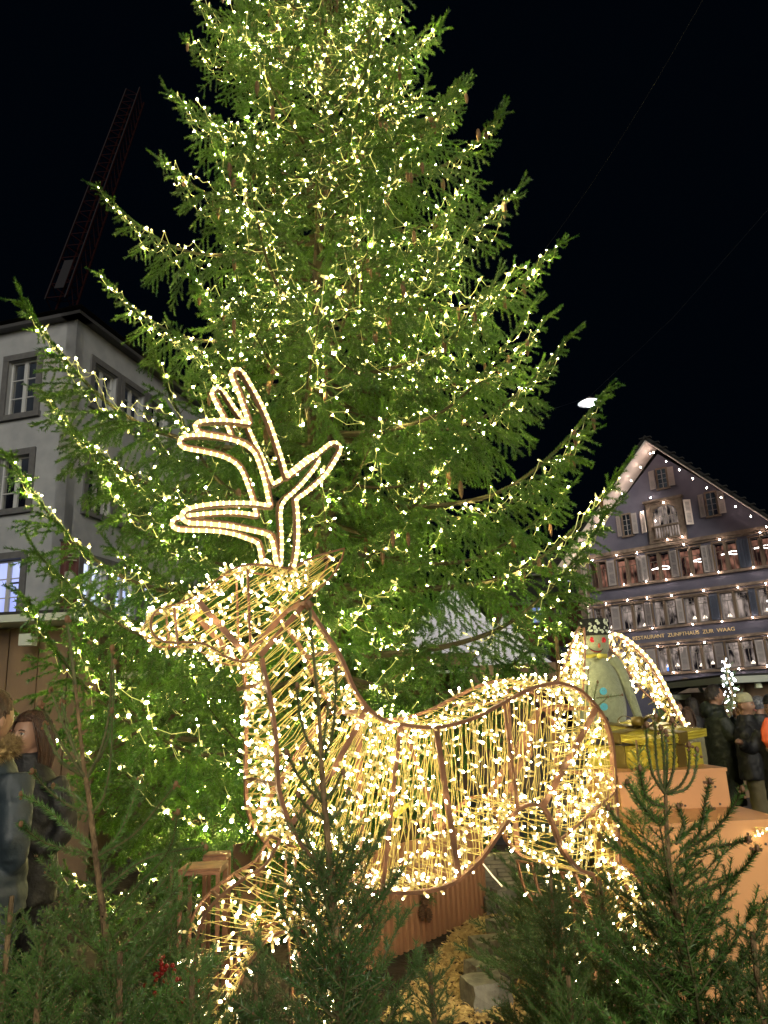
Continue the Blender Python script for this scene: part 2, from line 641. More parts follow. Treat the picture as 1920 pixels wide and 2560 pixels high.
def shutter(u0, u1, z0, z1, ang=0.12, m_='shutter_grey', hinge_left=True):
    """a louvred leaf standing a little off the wall; slats are pieces of it"""
    hu = u0 if hinge_left else u1
    a = ang if hinge_left else -ang
    ex = fU * math.cos(a) + fN * math.sin(abs(a)) * (1 if hinge_left else -1)
    ex /= np.linalg.norm(ex)
    wd = (u1 - u0) * SC
    o = fc(hu, z0, 0.06)
    sx = 1 if hinge_left else -1
    H = (z1 - z0) * SC
    ey = np.cross(np.array([0, 0, 1.0]), ex)
    R = np.stack([ex, ey, np.array([0, 0, 1.0])], axis=1)
    mb = MB()

    def bb(x0, x1, y0, y1, th=0.045, mi=0):
        c = o + ex * sx * (x0 + x1) / 2 + np.array([0, 0, (y0 + y1) / 2])
        mb.box(c, (x1 - x0, th, y1 - y0), R, mi)
    bb(0, 0.07, 0, H)
    bb(wd - 0.07, wd, 0, H)
    for f0 in (0, 0.5, 1):
        y = f0 * (H - 0.09)
        bb(0.07, wd - 0.07, y, y + 0.09, 0.043)
    n = 12
    for half in (0, 1):
        y0 = 0.09 + half * (H - .09) / 2
        y1 = half * (H - .09) / 2 + (H - 0.09) / 2
        for k in range(n // 2 + 2):
            yy = y0 + (k + 0.5) * (y1 - y0) / (n // 2 + 2)
            bb(0.07, wd - 0.07, yy - 0.022, yy + 0.022, 0.016)
    HP(mb, 'shutter', m_)


for (ri, lst) in ((0, [(0.16, 0.42, 1), (1.26, 1.54, 0), (2.42, 2.6, 1), (2.60, 2.80, 0), (3.68, 3.95, 1), (4.83, 5.02, 0), (5.03, 5.19, 1), (6.06, 6.24, 2), (6.26, 6.44, 2)]),
                  (1, [(0.26, 0.44, 1), (1.21, 1.51, 0), (2.49, 2.75, 1), (3.67, 3.89, 0), (4.84, 5.13, 2), (6.16, 6.38, 2)]),
                  (2, [(1.26, 1.52, 0), (2.36, 2.66, 0), (3.56, 3.82, 0), (4.76, 5.06, 1), (6.1, 6.36, 0)])):
    b, t = ROWS[ri][0], ROWS[ri][1]
    for (a, c, kd) in lst:
        shutter(a, c, b + 0.02, t - 0.02, 0.22, 'shutter_blue' if kd == 2 else 'shutter_grey', kd != 0)

# gable windows
for (a, c, b, t, s0, s1) in [(3.66, 3.98, 9.36, 10.10, 0.24, 0.22), (2.10, 2.38, 7.78, 8.60, 0.17, 0.2), (5.28, 5.60, 7.95, 8.80, 0.2, 0.22)]:
    m = MB()
    fbox(m, a - 0.06, a, b, t, 0.002, 0.05)
    fbox(m, c, c + 0.06, b, t, 0.002, 0.05)
    fbox(m, a - 0.06, c + 0.06, t, t + 0.06, 0.003, 0.055)
    fbox(m, a - 0.1, c + 0.1, b - 0.06, b, 0.003, 0.09)
    wf = HP(m, 'window', 'sandstone')
    m = MB()
    fbox(m, a, c, b, t, 0.002, 0.012)
    m.obj('pane', 'room_dark', wf)
    m = MB()
    mid = (a + c) / 2
    fbox(m, mid - 0.012, mid + 0.012, b, t, 0.014, 0.03)
    for kz in (1, 2, 3):
        zz = b + (t - b) * kz / 4
        fbox(m, a, mid - .012, zz - 0.006, zz + 0.006, 0.014, 0.026)
        fbox(m, mid + .012, c, zz - 0.006, zz + 0.006, 0.014, 0.026)
    m.obj('glazing_bar', 'mullion_white', wf)
    shutter(a - 0.08 - s0, a - 0.08, b, t, 0.3, 'shutter_grey', True)
    shutter(c + 0.08, c + 0.08 + s1, b, t, 0.3, 'shutter_grey', False)
# arched loggia with a little balcony
m = MB()
fbox(m, 3.05, 3.28, 7.35, 8.78, 0.003, 0.10)
fbox(m, 4.20, 4.43, 7.35, 8.78, 0.003, 0.10)
fbox(m, 3.0, 4.48, 8.85, 8.93, 0.003, 0.22)
fbox(m, 3.05, 4.43, 8.78, 8.85, 0.003, 0.14)
fbox(m, 3.05, 4.43, 7.25, 7.35, 0.003, 0.16)
# spandrel around the arch
na = 10
for k in range(na):
    a0, a1 = PI * k / na, PI * (k + 1) / na
    u0_, u1_ = 3.74 - 0.46 * math.cos(a0), 3.74 - 0.46 * math.cos(a1)
    zt = 8.22 + 0.46 * max(math.sin(a0), math.sin(a1))
    fbox(m, u0_, u1_, zt, 8.78, 0.004, 0.085)
HP(m, 'loggia', 'sandstone')
m = MB()
arc = [fc(3.28, 7.36, 0.006)] + [fc(3.74 - 0.46 * math.cos(a), 8.22 + 0.46 * math.sin(a), 0.006) for a in np.linspace(0, PI, 13)] + [fc(4.20, 7.36, 0.006)]
m.prism(arc, fN * 0.01)
HP(m, 'arched_pane', 'room_dim')
m = MB()
for k in range(6):
    u = 3.36 + k * 0.15
    fbox(m, u - 0.014, u + 0.014, 7.86, 8.22 + 0.44 * math.sqrt(max(0, 1 - ((u - 3.74) / 0.46) ** 2)), 0.02, 0.045)
fbox(m, 3.30, 4.18, 8.24, 8.27, 0.02, 0.05)
HP(m, 'arched_glazing', 'mullion_white')
m = MB()
fbox(m, 3.26, 4.22, 7.84, 7.90, 0.09, 0.24)
fbox(m, 3.26, 4.22, 7.36, 7.42, 0.09, 0.24)
for k in range(9):
    u = 3.33 + k * 0.102
    m.lathe([(0.03, 0.0), (0.045, 0.15), (0.022, 0.35), (0.045, 0.5), (0.03, 0.62)], 6, fc(u, 7.42, 0.17))
HP(m, 'balcony', 'sandstone')
shutter(2.80, 3.03, 7.75, 8.60, 0.5, 'soffit_white', True)
shutter(4.45, 4.72, 7.75, 8.70, 0.7, 'soffit_white', False)

# lettering on the band
cu = bpy.data.curves.new('txt', 'FONT')
cu.body = 'RESTAURANT  ZUNFTHAUS  ZUR  WAAG'
cu.size = 1.0
cu.extrude = 0.02
tmp = bpy.data.objects.new('txt', cu)
COL.objects.link(tmp)
dg = bpy.context.evaluated_depsgraph_get()
me = bpy.data.meshes.new_from_object(tmp.evaluated_get(dg))
bpy.data.objects.remove(tmp)
xs = [v.co.x for v in me.vertices]
ys = [v.co.y for v in me.vertices]
sx = (5.52 - 1.89) * SC / (max(xs) - min(xs))
sy = 0.135 * SC / (max(ys) - min(ys))
me.transform(Matrix.Translation((-min(xs), -min(ys), 0)))
me.materials.clear()
me.materials.append(MATS['gold_letter'])
o = bpy.data.objects.new('wall_lettering', me)
COL.objects.link(o)
o.parent = house
o.matrix_parent_inverse = house.matrix_world.inverted()
tl = fc(1.89, 3.77, 0.015)
o.matrix_basis = Matrix(((fU[0] * sx, 0, fN[0], tl[0]), (fU[1] * sx, 0, fN[1], tl[1]), (0, sy, 0, tl[2]), (0, 0, 0, 1)))

# entrance with pediment on the ground floor
m = MB()
fbox(m, 3.0, 3.15, 0.5, 1.75, 0.003, 0.3)
fbox(m, 4.2, 4.35, 0.5, 1.75, 0.003, 0.3)
fbox(m, 2.9, 4.45, 1.75, 1.88, 0.003, 0.4)
pp = [fc(2.9, 1.88, 0.4), fc(4.45, 1.88, 0.4), fc(3.67, 2.28, 0.4)]
m.prism(pp, -fN * 0.35 * SC)
HP(m, 'portal', 'sandstone')
m = MB()
fbox(m, 3.15, 4.2, 0.5, 1.75, 0.003, 0.02)
HP(m, 'door', 'frame_wood')

# fairy lights of the facade, one light every few metres along each cornice and both verges
fl_ = thing('facade_lights', tuple(fc(UC, 3, 0.3)), 'small warm bulbs strung along the cornices and gable edge of the violet house', 'string lights')
bm = MB()
bm.sphere((0, 0, 0), (0.027, 0.027, 0.036), 8, 6)
hb = bm.mesh('house_bulb', 'house_bulb', True)
bp_ = []
z1b = [(865, 235), (805, 350), (745, 418), (665, 525), (590, 618), (948, 300), (1045, 335), (1140, 400), (1260, 475), (1385, 540), (1525, 620)]
for (zz, us) in [(7.02, [0.75, 1.75, 2.55, 4.3, 5.55, 6.9]), (5.24, [0.35, 1.1, 1.95, 2.7, 3.6, 4.75, 5.9, 6.8]), (5.86, [1.9, 2.75, 3.5, 4.4, 5.35, 6.5]),
                 (4.14, [1.1, 1.9, 2.75, 4.2, 5.2, 6.2]), (3.45, [0.5, 1.3, 2.1, 2.85, 3.6, 4.5, 5.7, 6.6]), (2.47, [0.9, 1.7, 2.6, 3.3, 4.1, 5.5, 6.4]), (9.0, [3.35]), (8.75, [3.8]), (8.5, [2.95]), (7.3, [4.3, 3.75]), (8.1, [3.4])]:
    for u in us:
        bp_.append((u, zz + rnd.uniform(-0.03, 0.03), 0.24))
for s in (-1, 1):
    for k in range(9):
        t = (k + 0.15) / 9.2
        bp_.append((UC + s * (UC + 0.1) * t, ZR - 0.10 - (ZR - ZE + 0.45) * t, 0.75))
for (u, zz, d) in bp_:
    place('bulb', hb, fl_, M4(np.eye(3), fc(u, zz, d)))
wa, wb = [], []
row = {}
for b_ in bp_:
    wa.append(fc(*b_))
    wb.append(fc(b_[0], b_[1] + 0.12, b_[2] - 0.05))
m = MB()
m.wires(wa, wb, 0.008)
m.obj('lamp_holder', 'iron_dark', fl_, stuff=True)

# ------------------------------------------------------------------ red house and dark roofs further back
mat('red_render', (0.11, 0.03, 0.038), 0.85, col2=(0.08, 0.025, 0.03), scale=2)
mat('grey_stone', (0.08, 0.078, 0.088), 0.8)
fnb = fN


def backhouse(name, label, px0, px1, ytop, Y, depth, wallm, wins, roof_h):
    a = P(px0, ytop, Y)
    b = P(px1, ytop, Y)
    zt = a[2]
    th = thing(name, (a[0], a[1], 0), label, 'house')
    m = MB()
    m.box(((a[0] + b[0]) / 2, Y + depth / 2, zt / 2), (b[0] - a[0], depth, zt))
    m.obj('wall', wallm, th)
    m = MB()
    m.prism([[a[0] - .4, Y - .6, zt], [a[0] - .4, Y + depth + .4, zt], [a[0] - .4, Y + depth / 2, zt + roof_h]], (b[0] - a[0] + .8, 0, 0))
    m.obj('roof', 'roof_tile_dark', th)
    m = MB()
    m.box(((a[0] + b[0]) / 2, Y - 0.45, zt - 0.08), (b[0] - a[0] + 0.8, 0.5, 0.14))
    m.obj('eaves', 'grey_stone', th)
    for (x0, x1, y0, y1, g_) in wins:
        p = P(x0, y0, Y)
        q = P(x1, y1, Y)
        cx, cz, ww, hh = (p[0] + q[0]) / 2, (p[2] + q[2]) / 2, q[0] - p[0], abs(p[2] - q[2])
        m = MB()
        m.box((cx, Y - 0.03, cz), (ww, 0.02, hh))
        for s in (-1, 1):
            m.box((cx + s * (ww / 2 + .07), Y - 0.05, cz), (0.14, 0.1, hh + .28))
            m.box((cx, Y - 0.05, cz + s * (hh / 2 + .07)), (ww, 0.098, 0.14))
        wo_ = m.obj('window', 'grey_stone', th)
        m = MB()
        m.box((cx, Y - 0.045, cz), (ww - .02, 0.008, hh - .02))
        m.obj('pane', g_, wo_)
        m = MB()
        m.box((cx, Y - 0.06, cz), (0.06, 0.02, hh))
        for k in (-1, 0, 1):
            m.box((cx, Y - 0.057, cz + k * hh / 4), (ww, 0.016, 0.04))
        m.obj('glazing_bar', 'mullion_white', wo_)
    return th


backhouse('red_house', 'dark red rendered house with grey window surrounds behind the white tent roof', 1235, 1500, 1512, 56.0, 9, 'red_render',
          [(1328, 1355, 1520, 1556, 'dormer_glow'), (1390, 1417, 1527, 1568, 'room_dark'), (1345, 1372, 1612, 1655, 'room_dark'), (1402, 1428, 1620, 1660, 'room_dark')], 2.2)
backhouse('far_house', 'dark far house with one lit bluish window just left of the violet house', 1280, 1520, 1440, 72.0, 10, 'roof_tile_dark',
          [(1415, 1441, 1447, 1470, 'dormer_glow')], 3.0)

# ------------------------------------------------------------------ pale corner building on the left
mat('pale_render', (0.27, 0.28, 0.30), 0.9, col2=(0.22, 0.23, 0.25), scale=2.5, bump=0.12, bscale=60)
mat('grey_surround', (0.09, 0.09, 0.095), 0.8, col2=(0.07, 0.07, 0.075), scale=8)
mat('window_white', (0.36, 0.37, 0.39), 0.5)
mat('gutter_dark', (0.06, 0.06, 0.065), 0.5, 0.3)
lc0 = P(160, 1300, 17.0)
ld1 = np.array([0.2561332, 0.9666415, 0.0])
ld2 = np.array([-0.9666415, 0.2561332, 0.0])
lbn1 = np.array([ld1[1], -ld1[0], 0.0])      # outward normal of the receding face
lbn2 = -ld1                                   # outward normal of the face towards the camera
lb = thing('corner_building', (lc0[0], lc0[1], 0), 'pale three-storey corner building with dark upper windows, white-lit shop windows below', 'building')


def lbx(mb, face, s0, s1, z0, z1, d0, d1, mi=0):
    e, n = (ld1, lbn1) if face == 1 else (ld2, lbn2)
    c = np.array([lc0[0], lc0[1], 0]) + e * (s0 + s1) / 2 + n * (d0 + d1) / 2 + np.array([0, 0, (z0 + z1) / 2])
    mb.box(c, (abs(s1 - s0), abs(d1 - d0), z1 - z0), np.stack([e, n, np.array([0, 0, 1.0])], axis=1))


ZT = 11.45
W1 = [(0.75, 1.7), (2.05, 3.0), (3.35, 4.3), (5.6, 6.55), (7.6, 8.55)]
W2 = [(1.08, 1.95), (3.4, 4.3), (5.7, 6.6)]
RZ = [(9.45, 10.95 - 0.35), (6.65, 8.0), (4.08, 5.42)]
for face, WW, ext in ((1, W1, 11.0), (2, W2, 9.0)):
    m = MB()
    zz = [0.0, RZ[2][0], RZ[2][1], RZ[1][0], RZ[1][1], RZ[0][0] if face == 1 else 9.1, RZ[0][1], ZT]
    st = 0.0 if face == 1 else 0.0
    for i in range(0, 8, 2):
        lbx(m, face, st, ext, zz[i], zz[i + 1], -0.3, 0)
    for i in (1, 3, 5):
        e = st
        for (a, c) in WW + [(ext, None)]:
            lbx(m, face, e, a, zz[i], zz[i + 1], -0.3, 0)
            if c is None:
                break
            e = c
    m.obj('wall', 'pale_render', lb)
    m = MB()
    lbx(m, face, -0.25, ext + .3, ZT, ZT + 0.09, -0.3, 0.25)
    m.obj('eaves', 'gutter_dark', lb)
    for i, (lit) in ((1, True), (3, False), (5, False)):
        for wi, (a, c) in enumerate(WW):
            z0, z1 = zz[i], zz[i + 1]
            m = MB()
            lbx(m, face, a - 0.16, a, z0 - 0.02, z1, 0.002, 0.05)
            lbx(m, face, c, c + 0.16, z0 - 0.02, z1, 0.002, 0.05)
            lbx(m, face, a - 0.16, c + 0.16, z1, z1 + 0.16, 0.003, 0.055)
            lbx(m, face, a - 0.2, c + 0.2, z0 - 0.14, z0, 0.003, 0.10)
            wo_ = m.obj('window', 'grey_surround', lb)
            m = MB()
            f_ = 0.05
            mid = (a + c) / 2
            for (p, q) in ((a, mid), (mid, c)):
                lbx(m, face, p + .002, p + f_, z0, z1, -0.16, -0.10)
                lbx(m, face, q - f_, q - .002, z0, z1, -0.16, -0.10)
                lbx(m, face, p + f_, q - f_, z0, z0 + f_, -0.16, -0.10)
                lbx(m, face, p + f_, q - f_, z1 - f_, z1, -0.16, -0.10)
                for k in (1, 2):
                    zc = z0 + (z1 - z0) * k / 3
                    lbx(m, face, p + f_, q - f_, zc - 0.012, zc + 0.012, -0.15, -0.11)
            m.obj('sash', 'window_white', wo_)
            m = MB()
            lbx(m, face, a, c, z0, z1, -0.29, -0.28)
            m.obj('pane', 'shop_white' if lit else 'room_dark', wo_)
            if lit:
                m = MB()
                for k in range(2):
                    s_ = rnd.uniform(a + .15, c - .4)
                    z_ = z0 + rnd.uniform(0.5, 1.15)
                    lbx(m, face, s_, s_ + 0.3, z_, z_ + 0.035, -0.27, -0.2)
                lbx(m, face, a + .2, a + .26, z0, z0 + 0.5, -0.27, -0.22)
                m.obj('shop_fitting', 'iron_dark', wo_)
m = MB()
cpt = np.array([lc0[0], lc0[1], 0])
A_, B_ = cpt + ld1 * 11 + lbn1 * .2, cpt + ld2 * 9 + lbn2 * .2
q0 = cpt + (lbn1 + lbn2) * 0.35
base = [q0 + [0, 0, ZT + .17], A_ + [0, 0, ZT + .17], cpt + ld1 * 11 + ld2 * 9 + [0, 0, ZT + .17], B_ + [0, 0, ZT + .17]]
top_ = cpt + ld1 * 4 + ld2 * 3.5 + [0, 0, ZT + 1.6]
m.add(base + [top_], [[0, 1, 4], [1, 2, 4], [2, 3, 4], [3, 0, 4]])
m.obj('roof', 'roof_tile_dark', lb)

# banner at the corner of the pale building
mat('banner_red', (0.07, 0.02, 0.018), 0.8, col2=(0.055, 0.015, 0.014), scale=6)
mat('banner_white', (0.22, 0.21, 0.20), 0.8)
bn = thing('hanging_banner', tuple(P(175, 1523, 16.2)), 'tall brown-red banner with a white bell-shaped figure hanging at the pale building corner', 'banner')
bY = 16.2
pts = [(152, 1352), (199, 1352), (192, 1523), (148, 1520)]
m = MB()
nx, nz = 8, 14
V = []
for j in range(nz + 1):
    for i in range(nx + 1):
        t, s = j / nz, i / nx
        x = (pts[0][0] * (1 - t) + pts[3][0] * t) * (1 - s) + (pts[1][0] * (1 - t) + pts[2][0] * t) * s
        y = (pts[0][1] * (1 - t) + pts[3][1] * t) * (1 - s) + (pts[1][1] * (1 - t) + pts[2][1] * t) * s
        V.append(P(x, y, bY + 0.05 * math.sin(i * 1.3 + j * 0.4)))
m.add(V, [[j * (nx + 1) + i, j * (nx + 1) + i + 1, (j + 1) * (nx + 1) + i + 1, (j + 1) * (nx + 1) + i] for j in range(nz) for i in range(nx)])
m.obj('cloth', 'banner_red', bn, smooth=True)
m = MB()
m.bar(P(150, 1351, bY), P(201, 1351, bY), 0.05, 0.05)
m.obj('rod', 'iron_dark', bn)


def flat_shape(ptspx, Y, name, mt, parent, th=0.02):
    m = MB()
    m.prism([P(x, y, Y) for x, y in ptspx], (0, -th, 0))
    return m.obj(name, mt, parent)


flat_shape([(163, 1430), (180, 1426), (192, 1440), (191, 1470), (192, 1490), (178, 1499), (158, 1494), (154, 1480), (159, 1455)], bY - 0.08, 'print', 'banner_white', bn)
flat_shape([(169, 1461), (174, 1500), (158, 1497)], bY - 0.11, 'print', 'banner_red', bn)
star = []
for k in range(10):
    rr = 5 if k % 2 == 0 else 2
    star.append((188 + rr * math.sin(k * PI / 5), 1452 - rr * math.cos(k * PI / 5)))
flat_shape(star, bY - 0.11, 'print', 'banner_red', bn)
for k in range(4):
    flat_shape([(170, 1374 + 8 * k), (193, 1376 + 8 * k), (193, 1379 + 8 * k), (170, 1377 + 8 * k)], bY - 0.08, 'print', 'banner_white', bn)

# ------------------------------------------------------------------ crane boom against the night sky
mat('crane_red', (0.009, 0.0006, 0.001), 0.8, spec=0.1)
mat('crane_plate', (0.004, 0.0035, 0.007), 0.9)
cr = thing('crane_boom', tuple(P(150, 765, 45)), 'dark red lattice crane boom rising above the pale building', 'crane')
c0_, c1_ = P(150, 765, 45.0), P(338, 240, 62.0)
ax_ = (c1_ - c0_) / np.linalg.norm(c1_ - c0_)
sx_ = np.cross(ax_, (0, 1.0, 0))
sx_ /= np.linalg.norm(sx_)
sy_ = np.cross(sx_, ax_)
LN = np.linalg.norm(c1_ - c0_)
ch = []
for i, (a, b) in enumerate(((-1, -1), (1, -1), (1, 1), (-1, 1))):
    off = sx_ * a * 0.68 + sy_ * b * 0.7
    ch.append(off)
    m = MB()
    m.bar(c0_ + off, c1_ + off, 0.12, 0.12, sx_)
    m.obj('chord', 'crane_red', cr)
A2, B2 = [], []
n = 22
for k in range(n):
    p, q = c0_ + ax_ * LN * k / n, c0_ + ax_ * LN * (k + 1) / n
    for i in range(4):
        j = (i + 1) % 4
        A2.append(p + ch[i])
        B2.append(q + ch[j])
        A2.append(p + ch[i])
        B2.append(p + ch[j])
m = MB()
m.wires(A2, B2, 0.035)
m.obj('lacing', 'crane_red', cr, stuff=True)
m = MB()
m.bar(c0_ + ax_ * 1.0 - sy_ * .75, c0_ + ax_ * 4.6 - sy_ * .75, 0.62, 0.04, sx_)
m.obj('name_plate', 'crane_plate', cr)
for s in (-1, 1):
    m = MB()
    m.bar(c0_ - ax_ * 0.3 + sx_ * .66 * s - sy_ * .78, c1_ + sx_ * .66 * s - sy_ * .78, 0.05, 0.03, sx_)
    m.obj('guy_rod', 'crane_plate', cr)

# ------------------------------------------------------------------ overhead cables and the hanging street lamp
m = MB()
ca, cb = P(1846, -160, 9.0), P(1330, 668, 14.0)
m.tube([ca * (1 - t) + cb * t - np.array([0, 0, 0.25 * math.sin(PI * t)]) for t in np.linspace(0, 1, 14)], 0.006, 5)
tag(m.obj('overhead_cable', 'iron_dark'), 'thin dark cable crossing the sky diagonally from the upper right', 'cable')
lampp = P(1474, 1010, 15.0)
emis('lamp_white', (0.85, 0.93, 1.0), 220.0)
sl = thing('street_lamp', tuple(lampp), 'hanging cold white street lamp glowing behind a bough tip of the tall spruce', 'street lamp')
m = MB()
m.sphere(lampp, (0.10, 0.08, 0.045), 12, 8)
m.obj('lamp_glass', 'lamp_white', sl, smooth=True)
m = MB()
m.lathe([(0.02, 0.16), (0.10, 0.11), (0.24, 0.035), (0.25, 0.02), (0.22, 0.03)], 14, lampp)
m.obj('shade', 'zinc', sl)
m = MB()
cb = P(1920, 520, 12.0)
m.tube([lampp + [0, 0, .16], lampp * .5 + cb * .5 - np.array([0, 0, .1]), cb + (cb - lampp) * .2], 0.0025, 5)
m.tube([lampp + [0, 0, .16], P(1300, 1050, 18)], 0.005, 5)
m.obj('suspension_cable', 'iron_dark', sl)
# ------------------------------------------------------------------ spruce foliage
def needles(mb, A, B, per_m, nl, nw, ang, rs, mi=0, flat=0.0, upbias=None):
    A = np.array(A, float)
    B = np.array(B, float)
    L = np.linalg.norm(B - A, axis=1)
    cnt = np.maximum(1, (L * per_m + rs.rand(len(L))).astype(int))
    idx = np.repeat(np.arange(len(A)), cnt)
    n = len(idx)
    t = rs.rand(n)
    ax = (B - A)[idx] / L[idx][:, None]
    p = A[idx] + (B - A)[idx] * t[:, None]
    rd = rs.normal(size=(n, 3))
    rd[:, 2] *= (1 - flat)
    if upbias is not None:
        rd[:, 2] += upbias
    rd -= ax * np.sum(rd * ax, axis=1)[:, None]
    rd /= np.linalg.norm(rd, axis=1)[:, None] + 1e-9
    a = ang * (0.75 + 0.5 * rs.rand(n))
    d = ax * np.cos(a)[:, None] + rd * np.sin(a)[:, None]
    ll = nl * (0.7 + 0.5 * rs.rand(n))
    s = np.cross(d, rs.normal(size=(n, 3)))
    s /= np.linalg.norm(s, axis=1)[:, None] + 1e-9
    V = np.zeros((n, 3, 3))
    V[:, 0] = p - s * nw / 2
    V[:, 1] = p + s * nw / 2
    V[:, 2] = p + d * ll[:, None]
    mb.add(V.reshape(-1, 3), np.arange(n * 3).reshape(-1, 3), mi)


def bend(p0, d0, L, n, g, rs, wob=0.05):
    """polyline from p0 along d0 with gravity g (negative bends up)"""
    pts = [np.array(p0, float)]
    d = np.array(d0, float)
    d /= np.linalg.norm(d)
    st = L / n
    for k in range(n):
        d = d + np.array([0, 0, -g * st]) + rs.normal(size=3) * wob * 0.3
        d /= np.linalg.norm(d)
        pts.append(pts[-1] + d * st)
    return np.array(pts)


def big_branch(L, seed, droop=1.0):
    """a drooping Norway-spruce bough along +X, returns mesh and its axis"""
    rs = np.random.RandomState(seed)
    n = 16
    x = np.linspace(0, 1, n + 1)
    y = 0.05 * L * np.sin(x * 3 + rs.rand() * 6) * x
    z = L * (-0.16 * np.sin(np.clip(x, 0, 1) * PI * 0.85) + 0.13 * np.clip(x - 0.55, 0, 1) ** 1.5 * 3)
    axis = np.stack([x * L * 0.97, y, z], axis=1)
    mb = MB()
    mb.tube(axis, np.linspace(0.012 + 0.009 * L, 0.004, n + 1), 5, mi=1)
    SA, SB = [], []     # segments carrying needles
    WA, WB = [], []
    s = 0.16 * L
    side = 1
    while s < L * 0.985:
        u = s / L
        k = min(n - 1, int(u * n))
        fr = u * n - k
        p = axis[k] * (1 - fr) + axis[k + 1] * fr
        d = axis[min(n, k + 1)] - axis[k]
        d /= np.linalg.norm(d)
        env = (0.46 * L ** 0.6) * min(1.0, (1.02 - u) * 2.1) * (0.45 + 0.55 * min(1, u * 3.5))
        ln = max(0.13, env * (0.65 + 0.5 * rs.rand()))
        side = -side
        a = math.radians(58 - 22 * u + rs.uniform(-14, 14))
        lat = np.array([-d[1], d[0], 0.0])
        lat /= np.linalg.norm(lat)
        d0 = d * math.cos(a) + lat * side * math.sin(a) + np.array([0, 0, rs.uniform(-0.45, 0.12) * (1.15 - u)])
        m = max(3, int(ln / 0.085))
        g = droop * (2.6 * (1.1 - u) + 0.3) * rs.uniform(0.6, 1.5)
        sec = bend(p, d0, ln, m, g, rs)
        for q in range(m):
            WA.append(sec[q])
            WB.append(sec[q + 1])
            if q >= 1 or ln < 0.2:
                SA.append(sec[q])
                SB.append(sec[q + 1])
        for q in range(1, m):
            dd = sec[q + 1] - sec[q]
            dd /= np.linalg.norm(dd)
            lt = np.cross(dd, (0, 0, 1.0))
            lt /= np.linalg.norm(lt) + 1e-6
            for sg in (-1, 1):
                tl = min(0.24, (ln * (1 - q / m) * 0.55 + 0.06)) * rs.uniform(0.6, 1.35)
                if rs.rand() < 0.1:
                    continue
                t0 = dd * 0.75 + lt * sg * 0.8 + np.array([0, 0, -0.28 * droop + rs.normal() * 0.25])
                ter = bend(sec[q], t0, tl, 2, 2.5 * droop, rs, 0.08)
                for w in range(2):
                    SA.append(ter[w])
                    SB.append(ter[w + 1])
        s += rs.uniform(0.055, 0.09) * (0.75 + 0.2 * L)
    # leader fan at the tip
    d = axis[-1] - axis[-2]
    for k in range(5):
        t0 = d / np.linalg.norm(d) + rs.normal(size=3) * 0.35 + np.array([0, 0, 0.15])
        ter = bend(axis[-1 - (k > 2)], t0, rs.uniform(0.12, 0.22), 3, -0.5, rs, 0.05)
        for w in range(3):
            SA.append(ter[w])
            SB.append(ter[w + 1])
    for k in range(2, n):
        for rep in range(3):
            SA.append(axis[k])
            SB.append(axis[k + 1])
    mb.wires(WA, WB, 0.0028, mi=1)
    needles(mb, SA, SB, 560, 0.029, 0.0066, 0.8, rs, 0)
    print('bough tris', sum(len(f) for f in mb.f3))
    return mb.mesh('spruce_bough', ['needle_green', 'twig_brown']), axis


mat('needle_green', (0.028, 0.098, 0.005), 0.4, col2=(0.084, 0.190, 0.010), scale=7, rnd_obj=0.25, spec=0.5, ramp=(0.4, 0.6))
mat('twig_brown', (0.05, 0.040, 0.014), 0.8)
mat('bark_spruce', (0.075, 0.052, 0.022), 0.9, col2=(0.03, 0.02, 0.01), scale=25, bump=0.6, stretch=(1, 1, 0.25))
mat('cone_brown', (0.19, 0.10, 0.04), 0.6, col2=(0.09, 0.045, 0.02), scale=60, bump=0.5)
mat('wire_pale', (0.62, 0.62, 0.25), 0.4, emit=(0.9, 0.9, 0.3), estr=0.12)
emis('led_warm', (1.0, 0.83, 0.32), 390.0)
emis('led_body', (1.0, 0.86, 0.25), 1.1)  # socket made to glow yellow in place of a halo round the bulb
mat('led_socket', (0.5, 0.5, 0.25), 0.4)

TX, TY = float(P(790, 900, 7.0)[0]), 7.0
TH_TREE = 15.6
big = thing('tall_spruce', (TX, TY, 0), 'huge spruce tree filling the picture, wound with fairy lights behind the lit deer', 'tree')
tb = MB()
tz = np.linspace(0, TH_TREE, 24)
tb.tube(np.stack([TX + 0.03 * np.maximum(0, tz - 2.5) + 0.03 * np.sin(tz), np.full(24, TY), tz], axis=1), np.interp(tz, [0, TH_TREE], [0.17, 0.02]), 14)
tb.obj('trunk', 'bark_spruce', big, smooth=True)

VAR = {}
for key, Ls in (('long', 2.7), ('mid', 1.9), ('short', 1.15)):
    VAR[key] = [(Ls,) + big_branch(Ls, 100 + 7 * k + int(Ls * 10)) for k in range(4)]
BOUGHS = []     # world axis polylines for the light string


def trunk_dx(z):
    return 0.03 * max(0.0, z - 2.5) + 0.03 * math.sin(z)


def put_bough(zb, az, L, pitch, roll=0.0, tag_hero=None):
    key = 'long' if L > 2.25 else ('mid' if L > 1.5 else 'short')
    Ls, me, axis = VAR[key][rnd.randrange(4)]
    s = L / Ls
    R = Matrix.Rotation(az, 3, 'Z') @ Matrix.Rotation(-pitch, 3, 'Y') @ Matrix.Rotation(roll, 3, 'X')
    Rn = np.array(R) * s
    t = np.array([TX + trunk_dx(zb), TY, zb])
    place('branch', me, big, M4(np.array(R), t, s))
    BOUGHS.append(axis @ Rn.T + t)


